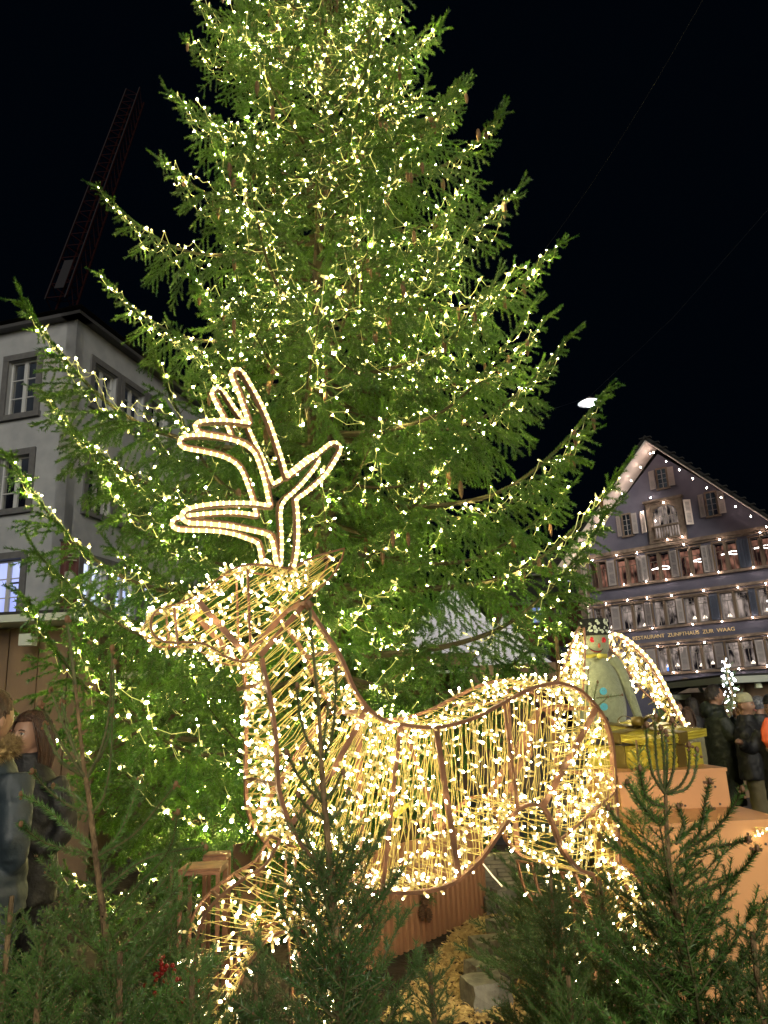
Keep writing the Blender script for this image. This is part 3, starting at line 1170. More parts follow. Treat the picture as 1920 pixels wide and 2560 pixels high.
def side_f(z, az):
    """the tree is lopsided: thinner towards the right"""
    a = (az + PI) % (2 * PI) - PI
    f = 1.0
    if 4.6 < z < 10.5 and abs(a) < 1.15:
        f *= 0.86
    if z < 3.7 and -1.42 < a < 0.7:
        f *= 0.54
    if z > 7.5:
        f *= 0.80
    if 4.0 < z < 7.0 and abs(a) > 2.0:
        f *= 0.72
    return f


def env_r(z):
    return float(np.interp(z, [0.0, 1.0, 2.2, 3.5, 5.0, 7.0, 9.0, 11.0, 13.0, 15.6], [2.35, 2.65, 2.75, 2.55, 2.25, 1.95, 1.55, 1.15, 0.75, 0.2]))


# boughs whose tips stand out against the sky and the houses: (tip x, tip y in the photo, distance, bough length)
HERO = [(228, 480, 6.6, 2.2), (60, 790, 5.9, 3.0), (55, 1160, 5.7, 3.0), (105, 1000, 6.2, 2.7), (90, 1520, 5.3, 2.9), (275, 700, 6.6, 2.3), (390, 400, 6.8, 1.9),
        (455, 100, 6.9, 1.6), (417, 260, 6.6, 1.5),
        (1180, 195, 6.8, 1.7), (1270, 270, 6.6, 2.1), (1290, 460, 6.5, 2.2), (1410, 610, 6.6, 2.5), (1455, 850, 6.4, 2.6), (1400, 800, 6.9, 2.4),
        (1510, 1000, 6.3, 2.9), (1480, 1090, 6.7, 2.7), (1560, 1175, 6.2, 3.0), (1530, 1290, 6.0, 2.9), (1415, 1548, 5.9, 1.6),  (1430, 1230, 6.3, 2.4), (1110, 60, 7.0, 1.4), (1105, 250, 6.8, 1.6), (470, 10, 7.0, 1.4), (1300, 700, 6.9, 2.1),
        (140, 1640, 5.0, 2.6), (200, 1880, 4.9, 2.5)]
for (hx, hy, hY, hL) in HERO:
    tip = P(hx, hy, hY)
    v = tip - np.array([TX + trunk_dx(tip[2] - 0.4), TY, 0])
    rr = math.hypot(v[0], v[1])
    L = max(rr * 1.02, min(hL, rr * 1.15))
    az = math.atan2(v[1], v[0])
    pitch = math.acos(min(1.0, rr / L)) * 0.5 + math.radians(rnd.uniform(-3, 7))
    # tip offset of the variant is near -0.03L; solve base height
    Lx = 0.97 * L
    zb = tip[2] - Lx * math.sin(pitch) - 0.02 * L
    put_bough(max(0.3, zb), az, L, pitch, rnd.uniform(-0.2, 0.2))

zb = 0.55
while zb < 14.6:
    # one tier of strong boughs, then shorter ones between this tier and the next
    r = env_r(zb)
    nb = 8 if zb < 6 else 7
    off = rnd.uniform(0, 6.28)
    for j in range(nb):
        az = off + j * 2 * PI / nb + rnd.uniform(-0.22, 0.22)
        pitch = math.radians(np.interp(zb, [0, 1.5, 4, 9, 14], [-6, -2, 9, 30, 45]) + rnd.uniform(-6, 6))
        put_bough(zb + rnd.uniform(-0.08, 0.08), az, min(3.0, side_f(zb, az) * r * rnd.choice([0.76, 0.86, 0.95, 1.02]) / max(0.6, math.cos(pitch)) * 0.97), pitch, rnd.uniform(-0.25, 0.25))
    gap = float(np.interp(zb, [0, 3, 8, 14], [0.42, 0.56, 0.66, 0.6]))
    for j in range(5 if zb < 7 else 4):
        if len(BOUGHS) >= 298:
            break
        az = off + (j + .5) * 2 * PI / 5 + rnd.uniform(-0.4, 0.4)
        zq = zb + gap * rnd.uniform(0.3, 0.7)
        pitch = math.radians(np.interp(zq, [0, 1.5, 4, 9, 14], [-4, 0, 6, 16, 30]) + rnd.uniform(-8, 8))
        put_bough(zq, az, side_f(zq, az) * r * rnd.uniform(0.5, 0.72), pitch, rnd.uniform(-0.3, 0.3))
    zb += gap
print('boughs', len(BOUGHS))

# hanging cones near the bough tips in the upper half
cn = MB()
prof = [(0.003, 0.0), (0.014, -0.012), (0.019, -0.04), (0.019, -0.08), (0.014, -0.115), (0.006, -0.14), (0.001, -0.15)]
cn.lathe(prof, 8)
cone_me = cn.mesh('spruce_cone', 'cone_brown', True)
nc = 0
for ax in BOUGHS:
    tip = ax[-1]
    if tip[1] < TY + 0.4 and 3.0 < tip[2] < 11.5 and rnd.random() < 0.6:
        for q in range(rnd.randint(2, 4)):
            b = ax[rnd.randint(9, 15)] + np.array([rnd.uniform(-.12, .12), rnd.uniform(-.12, .12), -0.03])
            place('cone', cone_me, big, M4(np.array(Matrix.Rotation(rnd.uniform(-.2, .2), 3, 'X')), b, rnd.uniform(0.9, 1.3)))
            nc += 1
print('cones', nc)

# ------------------------------------------------------------------ the string of fairy lights on the tall spruce
bm = MB()
bm.lathe([(0.001, -0.022), (0.0065, -0.02), (0.0075, 0.0), (0.0095, 0.006)], 6, mi=1)
bm.lathe([(0.0095, 0.006), (0.0095, 0.016), (0.006, 0.024), (0.001, 0.026)], 6, mi=0)
led_me = bm.mesh('led_bulb', ['led_warm', 'led_body'], True)
emis('led_soft', (1.0, 0.84, 0.36), 22.0)
emis('led_faint', (1.0, 0.86, 0.30), 2.6)
led_soft_me, led_faint_me = led_me.copy(), led_me.copy()
led_soft_me.materials[0] = MATS['led_soft']
led_faint_me.materials[0] = MATS['led_faint']
lights = thing('fairy_lights', (TX, TY, 0.3), 'warm white fairy light strings draped over the whole tall spruce', 'string lights')
pts_all, WA, WB = [], [], []
for ax in BOUGHS:
    if ax[-1][1] > TY + 1.1 and rnd.random() < 0.75:
        continue
    seg = np.linalg.norm(np.diff(ax, axis=0), axis=1)
    cum = np.concatenate([[0], np.cumsum(seg)])
    passes = 1 + (rnd.random() < 0.5) + (ax[-1][2] > 5.0 and rnd.random() < 0.7) + (ax[-1][2] > 8)
    if ax[-1][2] < 1.9 and rnd.random() < 0.35:
        passes = 1
    prev = None
    for ps in range(passes):
        s = cum[-1] * rnd.uniform(0.28, 0.5)
        end = cum[-1] * (1.0 if ps == 0 else 0.93)
        lat0 = rnd.uniform(-0.1, 0.1) if ps == 0 else rnd.uniform(-0.45, 0.45)
        while s < end:
            p = np.array([np.interp(s, cum, ax[:, c]) for c in range(3)])
            d = ax[-1] - ax[0]
            lt = np.array([-d[1], d[0], 0])
            lt /= np.linalg.norm(lt) + 1e-9
            u = s / cum[-1]
            sp = 0.17 if ps == 0 else 0.28
            q = p + lt * (lat0 * math.sin(PI * u) + rnd.uniform(-sp, sp) * (1.25 - u)) + np.array([0, 0, rnd.uniform(-0.22, 0.07) * (1.25 - u) + 0.015])
            pts_all.append(q)
            if prev is not None and np.linalg.norm(q - prev) < 0.5:
                mid = (q + prev) / 2 + np.array([0, 0, -rnd.uniform(0.01, 0.05)])
                WA += [prev, mid]
                WB += [mid, q]
            prev = q
            s += rnd.uniform(0.075, 0.125)
pts_all = np.array(pts_all)
print('bulbs', len(pts_all))
wm = MB()
wm.wires(WA, WB, 0.0030)
wm.obj('cable', 'wire_pale', lights)
# the 300 that show largest are bulbs of their own, the rest one part
dcam = np.linalg.norm(pts_all - CAM, axis=1) + np.where(pts_all[:, 2] > 9.5, 50, 0)
order = np.argsort(dcam)


def rand_dir(rs=nrs, zb=-0.2):
    v = rs.normal(size=3)
    v[2] += zb
    return v / np.linalg.norm(v)


for k in order[:300]:
    place('bulb', rnd.choice([led_me, led_me, led_soft_me, led_soft_me, led_faint_me]), lights, M4(frame_to(rand_dir())[:, [1, 2, 0]], pts_all[k], rnd.choice([0.5, 0.6, 0.75, 0.9, 1.0, 1.4])))
rest = MB()
bv = np.array([[v.co.x, v.co.y, v.co.z] for v in led_me.vertices])
oc = np.array([[0.0095, 0, 0.012], [0, 0.0095, 0.012], [-0.0095, 0, 0.012], [0, -0.0095, 0.012], [0, 0, 0.002], [0, 0, 0.026]])
ob = np.array([[0.009, 0, -0.006], [0, 0.009, -0.006], [-0.009, 0, -0.006], [0, -0.009, -0.006], [0, 0, -0.03], [0, 0, 0.004]])
of = np.array([[0, 1, 5], [1, 2, 5], [2, 3, 5], [3, 0, 5], [1, 0, 4], [2, 1, 4], [3, 2, 4], [0, 3, 4]])
for k in order[300:]:
    R = frame_to(rand_dir())[:, [1, 2, 0]]
    sc_ = rnd.choice([0.5, 0.6, 0.75, 0.9, 1.0, 1.4])
    rest.add((oc * sc_) @ R.T + pts_all[k], of, rnd.choice([0, 0, 2, 2, 3]))
    rest.add((ob * sc_) @ R.T + pts_all[k], of, 1)
rest.obj('bulb', ['led_warm', 'led_body', 'led_soft', 'led_faint'], lights, stuff=True)
# ------------------------------------------------------------------ the lit deer: flat-bar frame, wires, bulbs
mat('copper_bar', (0.30, 0.135, 0.07), 0.5, 0.35, col2=(0.16, 0.08, 0.045), scale=14, bump=0.15)
mat('copper_thin', (0.20, 0.09, 0.045), 0.55, 0.4)
mat('cord_glow', (0.62, 0.47, 0.12), 0.4, 0.0, emit=(1.0, 0.72, 0.2), estr=0.14)  # clear plastic cord; the bulbs' light on it is put in as a gold glow
emis('tube_core', (1.0, 0.86, 0.5), 70.0)
emis('tube_body', (1.0, 0.80, 0.40), 1.7)
emis('tube_body_dim', (1.0, 0.72, 0.24), 0.95)
emis('tube_core_dim', (1.0, 0.84, 0.45), 7.0)
emis('tube_base', (0.95, 0.62, 0.14), 0.55)
emis('rope_body', (1.0, 0.68, 0.24), 1.7)
emis('rope_spot', (1.0, 0.85, 0.48), 9.0)
mat('tag_white', (0.8, 0.8, 0.75), 0.5)
mat('tag_blue', (0.05, 0.12, 0.5), 0.5)
mat('plug_yellow', (0.75, 0.55, 0.05), 0.4)

dpn = np.array([-0.43, 0.90, 0.0])
dpn /= np.linalg.norm(dpn)
dpb = np.array([dpn[1], -dpn[0], 0.0])
dp0 = P(655, 1645, 2.8)
THK = 0.42


def DN(x, y, k=0.0):
    return hit(x, y, dp0 + dpn * THK * k, dpn)


def DNs(pts, k=0.0):
    return np.array([DN(x, y, k) for x, y in pts])


def far(p, k=1.0):
    return np.array(p) + dpn * THK * k


class Lit:
    """collects cord segments and bulbs of one lit figure"""
    def __init__(self):
        self.A, self.B, self.bul = [], [], []

    def cord(self, a, b, step=0.06, splay=0.55, double=True, bulbs=True, drift=0.006):
        a = np.array(a, float)
        b = np.array(b, float)
        L = np.linalg.norm(b - a)
        if L < 0.02:
            return
        d = (b - a) / L
        n = max(2, int(L / 0.07))
        for w in range(2 if double else 1):
            pts = [a + (b - a) * k / n + nrs.normal(size=3) * (drift if 0 < k < n else 0.002) for k in range(n + 1)]
            self.A += pts[:-1]
            self.B += pts[1:]
        if bulbs:
            s = rnd.uniform(0, step)
            while s < L:
                ref = np.cross(d, nrs.normal(size=3))
                ref /= np.linalg.norm(ref) + 1e-9
                q = d * rnd.uniform(-splay, splay) + ref * 1.0
                q[1] *= 0.75
                q = q / np.linalg.norm(q)
                self.bul.append((a + d * s, q))
                s += step * rnd.uniform(0.6, 1.5)

    def hatch(self, poly, org, eu, ang, sp, step=0.06, double=True):
        """parallel cords across a polygon lying in the plane (org, eu, z)"""
        ez = np.array([0, 0, 1.0])
        Q = np.array([[(p - org) @ eu, (p - org) @ ez] for p in poly])
        c, s = math.cos(ang), math.sin(ang)
        Rm = np.array([[c, s], [-s, c]])
        T = Q @ Rm.T
        y = T[:, 1].min() + sp * 0.5
        while y < T[:, 1].max():
            yy = y + rnd.uniform(-0.3, 0.3) * sp
            xs = []
            for i in range(len(T)):
                a, b = T[i], T[(i + 1) % len(T)]
                if (a[1] - yy) * (b[1] - yy) < 0:
                    xs.append(a[0] + (b[0] - a[0]) * (yy - a[1]) / (b[1] - a[1]))
            xs.sort()
            for k in range(0, len(xs) - 1, 2):
                tilt = rnd.uniform(-0.012, 0.012)
                w = []
                for xx, yq in ((xs[k], yy - tilt), (xs[k + 1], yy + tilt)):
                    q = np.array([xx, yq]) @ Rm
                    w.append(org + eu * q[0] + ez * q[1])
                self.cord(w[0], w[1], step, double=double)
            y += sp

    def between(self, c0, c1, n, step=0.06, double=True):
        """cords from curve c0 to curve c1"""
        def at(c, t):
            seg = np.linalg.norm(np.diff(c, axis=0), axis=1)
            cu = np.concatenate([[0], np.cumsum(seg)])
            return np.array([np.interp(t * cu[-1], cu, c[:, j]) for j in range(3)])
        c0 = np.array(c0)
        c1 = np.array(c1)
        for k in range(n):
            t = (k + 0.5 + rnd.uniform(-0.25, 0.25)) / n
            self.cord(at(c0, t), at(c1, min(1, max(0, t + rnd.uniform(-0.008, 0.008)))), step, double=double)

    def finish(self, parent, nind=300, rad=0.0014, scale=1.0, drop=0.0):
        if self.A:
            m = MB()
            m.wires(self.A, self.B, rad)
            m.obj('light_cord', 'cord_glow', parent, stuff=True)
        bl = [b for b in self.bul if rnd.random() >= drop]
        bl.sort(key=lambda b: float(np.linalg.norm(b[0] - CAM)))
        for p, q in bl[:nind]:
            place('bulb', rnd.choice([deer_bulb, deer_bulb_dim]), parent, M4(frame_to(q)[:, [1, 2, 0]], p, rnd.uniform(0.85, 1.15) * scale))
        if len(bl) > nind:
            m = MB()
            for p, q in bl[nind:]:
                R = frame_to(q)[:, [1, 2, 0]]
                sc_ = rnd.uniform(0.85, 1.15) * scale
                dim = rnd.random() < 0.5
                m.add(DBV * sc_ @ R.T + p, DBF[0], 3 if dim else 0)
                m.f4.append(DBF[1] + m.n - len(DBV))
                m.m4.append(np.full(len(DBF[1]), 4 if dim else 1))
                m.f4.append(DBF[2] + m.n - len(DBV))
                m.m4.append(np.full(len(DBF[2]), 2))
            m.obj('bulb', ['tube_core', 'tube_body', 'tube_base', 'tube_core_dim', 'tube_body_dim'], parent, stuff=True)
        print('lit bulbs', len(bl))


# bulb: a short translucent tube whose tip is white hot; four rings of five
_r5 = np.arange(5) * 2 * PI / 5
DBV = np.vstack([np.stack([r_ * np.cos(_r5), r_ * np.sin(_r5), np.full(5, z_)], axis=1) for r_, z_ in ((0.0038, 0.0), (0.0048, 0.012), (0.0050, 0.030), (0.0036, 0.038))] + [np.array([[0, 0, 0.039]])])
DBF = [np.array([[15 + j, 15 + (j + 1) % 5, 20] for j in range(5)]),
       np.array([[5 + j, 5 + (j + 1) % 5, 10 + (j + 1) % 5, 10 + j] for j in range(5)]),
       np.array([[j, (j + 1) % 5, 5 + (j + 1) % 5, 5 + j] for j in range(5)])]
tipq = np.array([[10 + j, 10 + (j + 1) % 5, 15 + (j + 1) % 5, 15 + j] for j in range(5)])
_m = MB()
_m.add(DBV, DBF[0], 0)
_m.f4 += [DBF[1], DBF[2], tipq]
_m.m4 += [np.ones(5, int), np.full(5, 2), np.zeros(5, int)]
deer_bulb = _m.mesh('tube_bulb', ['tube_core', 'tube_body', 'tube_base'], True)
deer_bulb_dim = deer_bulb.copy()
deer_bulb_dim.materials[0] = MATS['tube_core_dim']
deer_bulb_dim.materials[1] = MATS['tube_body_dim']
DBF[0] = np.vstack([DBF[0], np.array([[10 + j, 10 + (j + 1) % 5, 15 + (j + 1) % 5] for j in range(5)]), np.array([[10 + j, 15 + (j + 1) % 5, 15 + j] for j in range(5)])])

deer = thing('lit_deer', (float(DN(1100, 2300)[0]), float(DN(1100, 2300)[1]), 0), 'large wire-frame deer covered in glowing warm bulbs, standing among small firs', 'light figure')
W, T = 0.026, 0.013

# contours on the near side
chestN = DNs([(654, 1645), (660, 1680), (667, 1709), (676, 1755), (682, 1793), (688, 1835), (690, 1877), (693, 1920), (694, 1962), (705, 2008), (718, 2046), (740, 2090), (762, 2123), (800, 2165), (850, 2200), (905, 2222), (955, 2231)])
chestF = DNs([(604, 1654), (612, 1700), (616, 1772), (615, 1840), (614, 1898), (615, 1960), (616, 2008), (629, 2056), (650, 2090), (677, 2123)], 1.0)
backN = DNs([(764, 1506), (800, 1565), (840, 1624), (862, 1668), (878, 1709), (895, 1740), (925, 1777), (963, 1803), (1001, 1811), (1069, 1819), (1124, 1813), (1187, 1794), (1259, 1756), (1322, 1724), (1373, 1709), (1406, 1710), (1449, 1727), (1491, 1769), (1516, 1811), (1529, 1862), (1535, 1938), (1539, 2022), (1546, 2157)])
backN = smoothline(backN, 3)
bellyN = smoothline(DNs([(955, 2231), (1033, 2231), (1093, 2222), (1147, 2198), (1202, 2147), (1244, 2087), (1274, 2045), (1300, 2020), (1328, 2011), (1358, 2020), (1382, 2063), (1398, 2106), (1419, 2144), (1448, 2174), (1482, 2186)]), 3)
headN = smoothline(DNs([(637, 1650), (604, 1654), (562, 1641), (536, 1624), (507, 1609), (456, 1605), (420, 1606), (401, 1600), (384, 1586), (377, 1566), (380, 1545), (395, 1526), (448, 1508), (495, 1488), (520, 1470), (545, 1447), (572, 1428), (604, 1415), (637, 1411), (680, 1415), (722, 1422)], 0.25), 3)
earN = DNs([(722, 1422), (790, 1390), (861, 1371), (855, 1395), (840, 1425), (827, 1443), (795, 1475), (764, 1502)], 0.2)


def fr(pts, name='frame_bar', w=W, t=T, m='copper_bar'):
    b = MB()
    b.ribbon(pts, w, t, dpn)
    return b.obj(name, m, deer)


fr(smoothline(chestN, 2), 'chest_bar')
fr(backN, 'back_bar')
fr(bellyN, 'belly_bar')
fr(headN, 'head_bar', 0.012, 0.007, 'copper_thin')
fr(earN, 'ear_bar', 0.010, 0.007, 'copper_thin')
# the same contours on the far side
fr(smoothline(chestF, 2), 'chest_bar')
hk = 0.42
fr(far(backN[:-1], 0.95) + np.array([0, 0, 0.035]), 'back_bar')
fr(far(bellyN), 'belly_bar')
fr(far(headN, hk), 'head_bar', 0.012, 0.007)
fr(far(earN, hk), 'ear_bar', 0.010, 0.007)
# struts
for (a, b, k, w) in [((1001, 1811), (955, 2230), 0, 0.014), ((1090, 1822), (1147, 2196), 0, 0.022), ((1259, 1757), (1294, 2024), 0, 0.012), ((1491, 1769), (1355, 2018), 0, 0.026),
                     ((916, 1770), (827, 1936), 0, 0.02), ((827, 1936), (725, 2063), 0, 0.018), ((1537, 1980), (1398, 2102), 0, 0.009),
                     ((1001, 1811), (1015, 2225), 1, 0.03), ((1124, 1813), (1230, 2110), 1, 0.02), ((1491, 1769), (1355, 2018), 1, 0.03), ((916, 1770), (725, 2063), 1, 0.026), ((1400, 1712), (1440, 2165), 1, 0.028)]:
    p, q = DN(*a), DN(*b)
    if k:
        p, q = far(p), far(q)
    m = MB()
    m.bar(p, q, w, 0.012, dpb)
    m.obj('strut', 'copper_bar', deer)
for (a, b, w) in [((511, 1493), (642, 1640), 0.022), ((637, 1411), (645, 1610), 0.008), ((448, 1508), (458, 1605), 0.008)]:
    for k in (0.25, 0.67):
        m = MB()
        m.bar(DN(*a) + dpn * THK * k, DN(*b) + dpn * THK * k, w, 0.010, dpb)
        m.obj('strut', 'copper_bar', deer)
m = MB()
m.bar(DN(764, 1506, 0.1), DN(650, 1640, 0.1), 0.02, 0.014, dpb)
m.obj('jaw_bar', 'copper_thin', deer)
m = MB()
m.bar(far(DN(764, 1506), .6), far(DN(650, 1640), .6), 0.022, 0.014, dpb)
m.obj('jaw_bar', 'copper_bar', deer)
# cross ties between the two sides
for (x, y) in [(764, 1506), (840, 1624), (925, 1777), (1069, 1819), (1259, 1756), (1406, 1710), (1491, 1769), (1535, 1938), (955, 2231), (1147, 2198), (1328, 2011), (1482, 2186), (694, 1962), (667, 1709)]:
    p = DN(x, y)
    tie = MB()
    tie.bar(p, far(p), 0.016, 0.010)
    tie.obj('cross_tie', 'copper_bar', deer)
# inner bracket: octagonal plate, bent arm, tagged rail
m = MB()
cpl = DN(1312, 1880, 0.5)
oc8 = [cpl + dpb * 0.045 * math.cos(a) + np.array([0, 0, 0.045 * math.sin(a)]) for a in np.arange(8) * PI / 4 + PI / 8]
m.prism(oc8, dpn * 0.012)
m.obj('mounting_plate', 'copper_bar', deer)
fr(smoothline(DNs([(1460, 1772), (1400, 1765), (1358, 1770), (1340, 1790), (1335, 1830), (1318, 1870), (1290, 1930), (1262, 1990)], 0.52), 3), 'bent_arm', 0.03, 0.012)
m = MB()
m.bar(DN(1418, 2012, 0.9), DN(1530, 2020, 0.9), 0.055, 0.012, (0, 0, 1))
m.obj('rail', 'copper_bar', deer)
m = MB()
m.bar(DN(1440, 2014, 0.86), DN(1500, 2017, 0.86), 0.03, 0.004, (0, 0, 1))
m.obj('maker_tag', 'tag_white', deer)
m = MB()
m.bar(DN(1482, 2016, 0.84), DN(1492, 2016.5, 0.84), 0.016, 0.004, (0, 0, 1))
m.obj('tag_stamp', 'tag_blue', deer)
for (x, y, k) in [(478, 1548, 0.4), (652, 1872, 0.6), (1460, 1868, 0.6), (985, 2040, 0.3)]:
    m = MB()
    p = DN(x, y, k)
    m.tube([p, p + np.array([0.035, 0, 0.025])], 0.011, 8)
    m.tube([p + np.array([0.035, 0, 0.025]), p + np.array([0.06, 0, 0.04])], 0.007, 8)
    m.obj('cable_plug', 'plug_yellow', deer)

L_ = Lit()
org, eu = dp0, dpb
# head: diagonal cords both sides
for k, sp in ((0.25, 0.030), (0.67, 0.034)):
    L_.hatch(headN + dpn * THK * (k - 0.25), dp0 + dpn * THK * k, dpb, math.radians(33), sp, 0.05)
    ep = np.vstack([earN, headN[-6:-1][::-1]]) if False else earN
    L_.hatch(ep + dpn * THK * (k - 0.25), dp0 + dpn * THK * k, dpb, math.radians(35), 0.022, 0.045)
jaw = DNs([(637, 1650), (650, 1640), (700, 1585), (764, 1506), (722, 1422), (680, 1417)], 0.25)
L_.hatch(jaw, dp0 + dpn * THK * .25, dpb, math.radians(38), 0.03, 0.05)
# outline of the head: bulbs standing outward
for k in (0.25, 0.67):
    h = headN + dpn * THK * (k - 0.25)
    for i in range(0, len(h) - 3, 3):
        L_.cord(h[i], h[i + 3], 0.045, double=False)
L_.between(headN, far(headN, hk), 40, 0.05)
# neck both sides (diagonal), down to the shoulder
neck = DNs([(654, 1645), (667, 1709), (682, 1793), (690, 1877), (694, 1962), (705, 2008), (725, 2063), (827, 1936), (918, 1770), (895, 1740), (878, 1709), (840, 1624), (764, 1506), (700, 1590)])
L_.hatch(neck, dp0, dpb, math.radians(43), 0.033, 0.058)
L_.hatch(far(neck), far(dp0), dpb, math.radians(40), 0.042, 0.062)
# breast: between near and far chest contour
cN = smoothline(chestN[:13], 2)
L_.between(cN, smoothline(chestF, 2), 30, 0.06)
# shoulder fan
top = DNs([(905, 1755), (925, 1777), (963, 1803), (1001, 1811), (1069, 1819), (1124, 1813)])
bot = DNs([(722, 2060), (762, 2123), (850, 2200), (955, 2231), (1033, 2231), (1093, 2222), (1150, 2197)])
L_.between(top, bot, 34, 0.058)
L_.between(far(top), far(bot), 24, 0.06)
# flank
top = DNs([(1124, 1813), (1187, 1794), (1259, 1756), (1322, 1724), (1373, 1709), (1406, 1710), (1449, 1727), (1491, 1769), (1510, 1800)])
bot = DNs([(1150, 2197), (1202, 2147), (1244, 2087), (1274, 2045), (1328, 2011), (1358, 2020), (1382, 2063), (1419, 2144), (1448, 2174), (1490, 2186)])
L_.between(top, bot, 28, 0.055)
L_.between(far(top), far(bot), 20, 0.058)
# rump: cross grid
rump = DNs([(1380, 1800), (1500, 1795), (1529, 1862), (1535, 1938), (1539, 2022), (1546, 2157), (1482, 2186), (1419, 2144), (1385, 2063), (1380, 1950)])
L_.hatch(rump, dp0, dpb, math.radians(3), 0.036, 0.06)
rump = DNs([(1508, 1800), (1529, 1862), (1535, 1938), (1539, 2022), (1546, 2157), (1495, 2186)])
L_.hatch(rump, dp0, dpb, math.radians(88), 0.03, 0.06)
L_.hatch(far(rump), far(dp0), dpb, math.radians(4), 0.06, 0.06)
# back, buttock and belly strips between the sides
L_.between(backN[3:], far(backN[3:], .95) + np.array([0, 0, 0.035]), 52, 0.05, double=False)
L_.between(bellyN, far(bellyN), 38, 0.055)
# long cords along the saddle
for k in (0.2, 0.4, 0.6, 0.8):
    q = far(backN[20:52], k * .95) + np.array([0, 0, 0.035 * k])
    for i in range(0, len(q) - 4, 4):
        L_.cord(q[i], q[i + 4], 0.06, double=False)


def leg(left, right, k, name='leg', n=26):
    """a leg outline (two curves of photo points continued to the ground) in plane k"""
    lf = DNs(left, k)
    rg = DNs(right, k)
    b = MB()
    b.ribbon(smoothline(lf, 3), 0.012, 0.009, dpn)
    b.ribbon(smoothline(rg, 3), 0.012, 0.009, dpn)
    lf2, rg2 = far(lf, 0.28), far(rg, 0.28)
    b.ribbon(smoothline(lf2, 3), 0.012, 0.009, dpn)
    b.ribbon(smoothline(rg2, 3), 0.012, 0.009, dpn)
    for s in np.linspace(0.1, 1, 6):
        i = min(len(lf) - 1, int(s * (len(lf) - 1)))
        b.bar(lf[i], lf2[i], 0.01, 0.008)
        b.bar(rg[min(i, len(rg) - 1)], rg2[min(i, len(rg) - 1)], 0.01, 0.008)
    b.obj(name, 'copper_bar', deer)
    L_.between(smoothline(lf, 2), smoothline(rg, 2), n, 0.075, double=False)
    L_.between(smoothline(lf, 2)[::-1][:-2], smoothline(rg, 2)[::-1][2:], n // 2, 0.10, double=False)
    L_.between(smoothline(lf, 2), smoothline(lf2, 2), n, 0.09, double=False)
    L_.between(smoothline(rg, 2), smoothline(rg2, 2), n // 2, 0.09, double=False)


def ground_px(x, k):
    """photo y at which plane k reaches the ground below photo x"""
    lo, hi = 2400, 3600
    for _ in range(40):
        mid = (lo + hi) / 2
        if DN(x, mid, k)[2] > 0:
            lo = mid
        else:
            hi = mid
    return lo


leg([(700, 2100), (660, 2165), (608, 2198), (548, 2244), (505, 2300), (489, 2375), (486, 2470), (486, 2600), (484, ground_px(484, .1))],
    [(900, 2225), (820, 2290), (740, 2320), (680, 2340), (640, 2380), (606, 2440), (590, 2520), (585, 2640), (580, ground_px(580, .1))], 0.1, n=46)
leg([(740, 2120), (735, 2220), (742, 2330), (752, 2450), (760, 2600), (762, ground_px(762, .9))],
    [(905, 2225), (890, 2300), (866, 2400), (856, 2500), (850, 2620), (850, ground_px(850, .9))], 0.9, n=30)
leg([(1482, 2186), (1500, 2250), (1530, 2320), (1540, 2400), (1530, 2520), (1522, 2640), (1518, ground_px(1518, .05))],
    [(1546, 2157), (1590, 2190), (1622, 2250), (1632, 2330), (1622, 2420), (1606, 2540), (1600, 2660), (1596, ground_px(1596, .05))], 0.05, n=34)
leg([(1330, 2160), (1352, 2240), (1400, 2310), (1410, 2400), (1400, 2520), (1395, 2640), (1392, ground_px(1392, .95))],
    [(1440, 2190), (1470, 2260), (1480, 2340), (1476, 2440), (1466, 2550), (1462, ground_px(1462, .95))], 0.95, n=10)
L_.finish(deer, drop=0.45)

# antlers: flat bars with rope light on the outside of the bend
z6 = lambda p: (380 + p[0] / 3.19, 880 + p[1] / 3.19)
ANT_N = [(1020, 1700), (1000, 1600), (970, 1460), (880, 1420), (780, 1398), (640, 1368), (500, 1350), (380, 1342), (300, 1340), (268, 1325), (262, 1300), (290, 1278), (380, 1255), (500, 1238), (700, 1230), (850, 1238), (955, 1252),
         (950, 1180), (932, 1080), (895, 940), (862, 850), (828, 780), (740, 712), (650, 682), (560, 660), (470, 645), (400, 632), (368, 612), (368, 590), (410, 576), (560, 570), (680, 580), (765, 592), (793, 575),
         (775, 510), (742, 420), (715, 340), (690, 280), (655, 205), (650, 175), (672, 160), (705, 175), (750, 250), (800, 335), (850, 430), (900, 540), (945, 660), (985, 780), (1020, 890), (1060, 1022),
         (1110, 1000), (1180, 950), (1260, 890), (1340, 828), (1420, 760), (1450, 745), (1478, 758), (1478, 785), (1440, 850), (1390, 930), (1330, 1000), (1250, 1070), (1180, 1125), (1122, 1165),
         (1132, 1250), (1138, 1400), (1135, 1520), (1120, 1650), (1100, 1710)]
ANT_F = [(900, 1700), (885, 1600), (862, 1510), (780, 1475), (690, 1440), (600, 1418), (500, 1405), (380, 1400), (250, 1398), (200, 1392), (178, 1372), (195, 1350), (260, 1335), (400, 1318), (600, 1303), (740, 1310), (848, 1325),
         (838, 1240), (815, 1150), (770, 1020), (735, 940), (690, 880), (600, 825), (500, 795), (400, 772), (290, 755), (245, 738), (240, 712), (280, 692), (400, 688), (520, 695), (650, 705),
         (640, 640), (605, 550), (560, 460), (520, 385), (495, 335), (510, 312), (540, 315), (580, 370), (630, 450), (680, 520), (745, 610), (790, 720),
         (850, 830), (905, 960), (950, 1078), (1030, 1045), (1120, 975), (1210, 900), (1290, 838), (1318, 850), (1280, 910), (1200, 1010), (1100, 1115), (1000, 1205),
         (1005, 1400), (1010, 1560), (1000, 1700)]


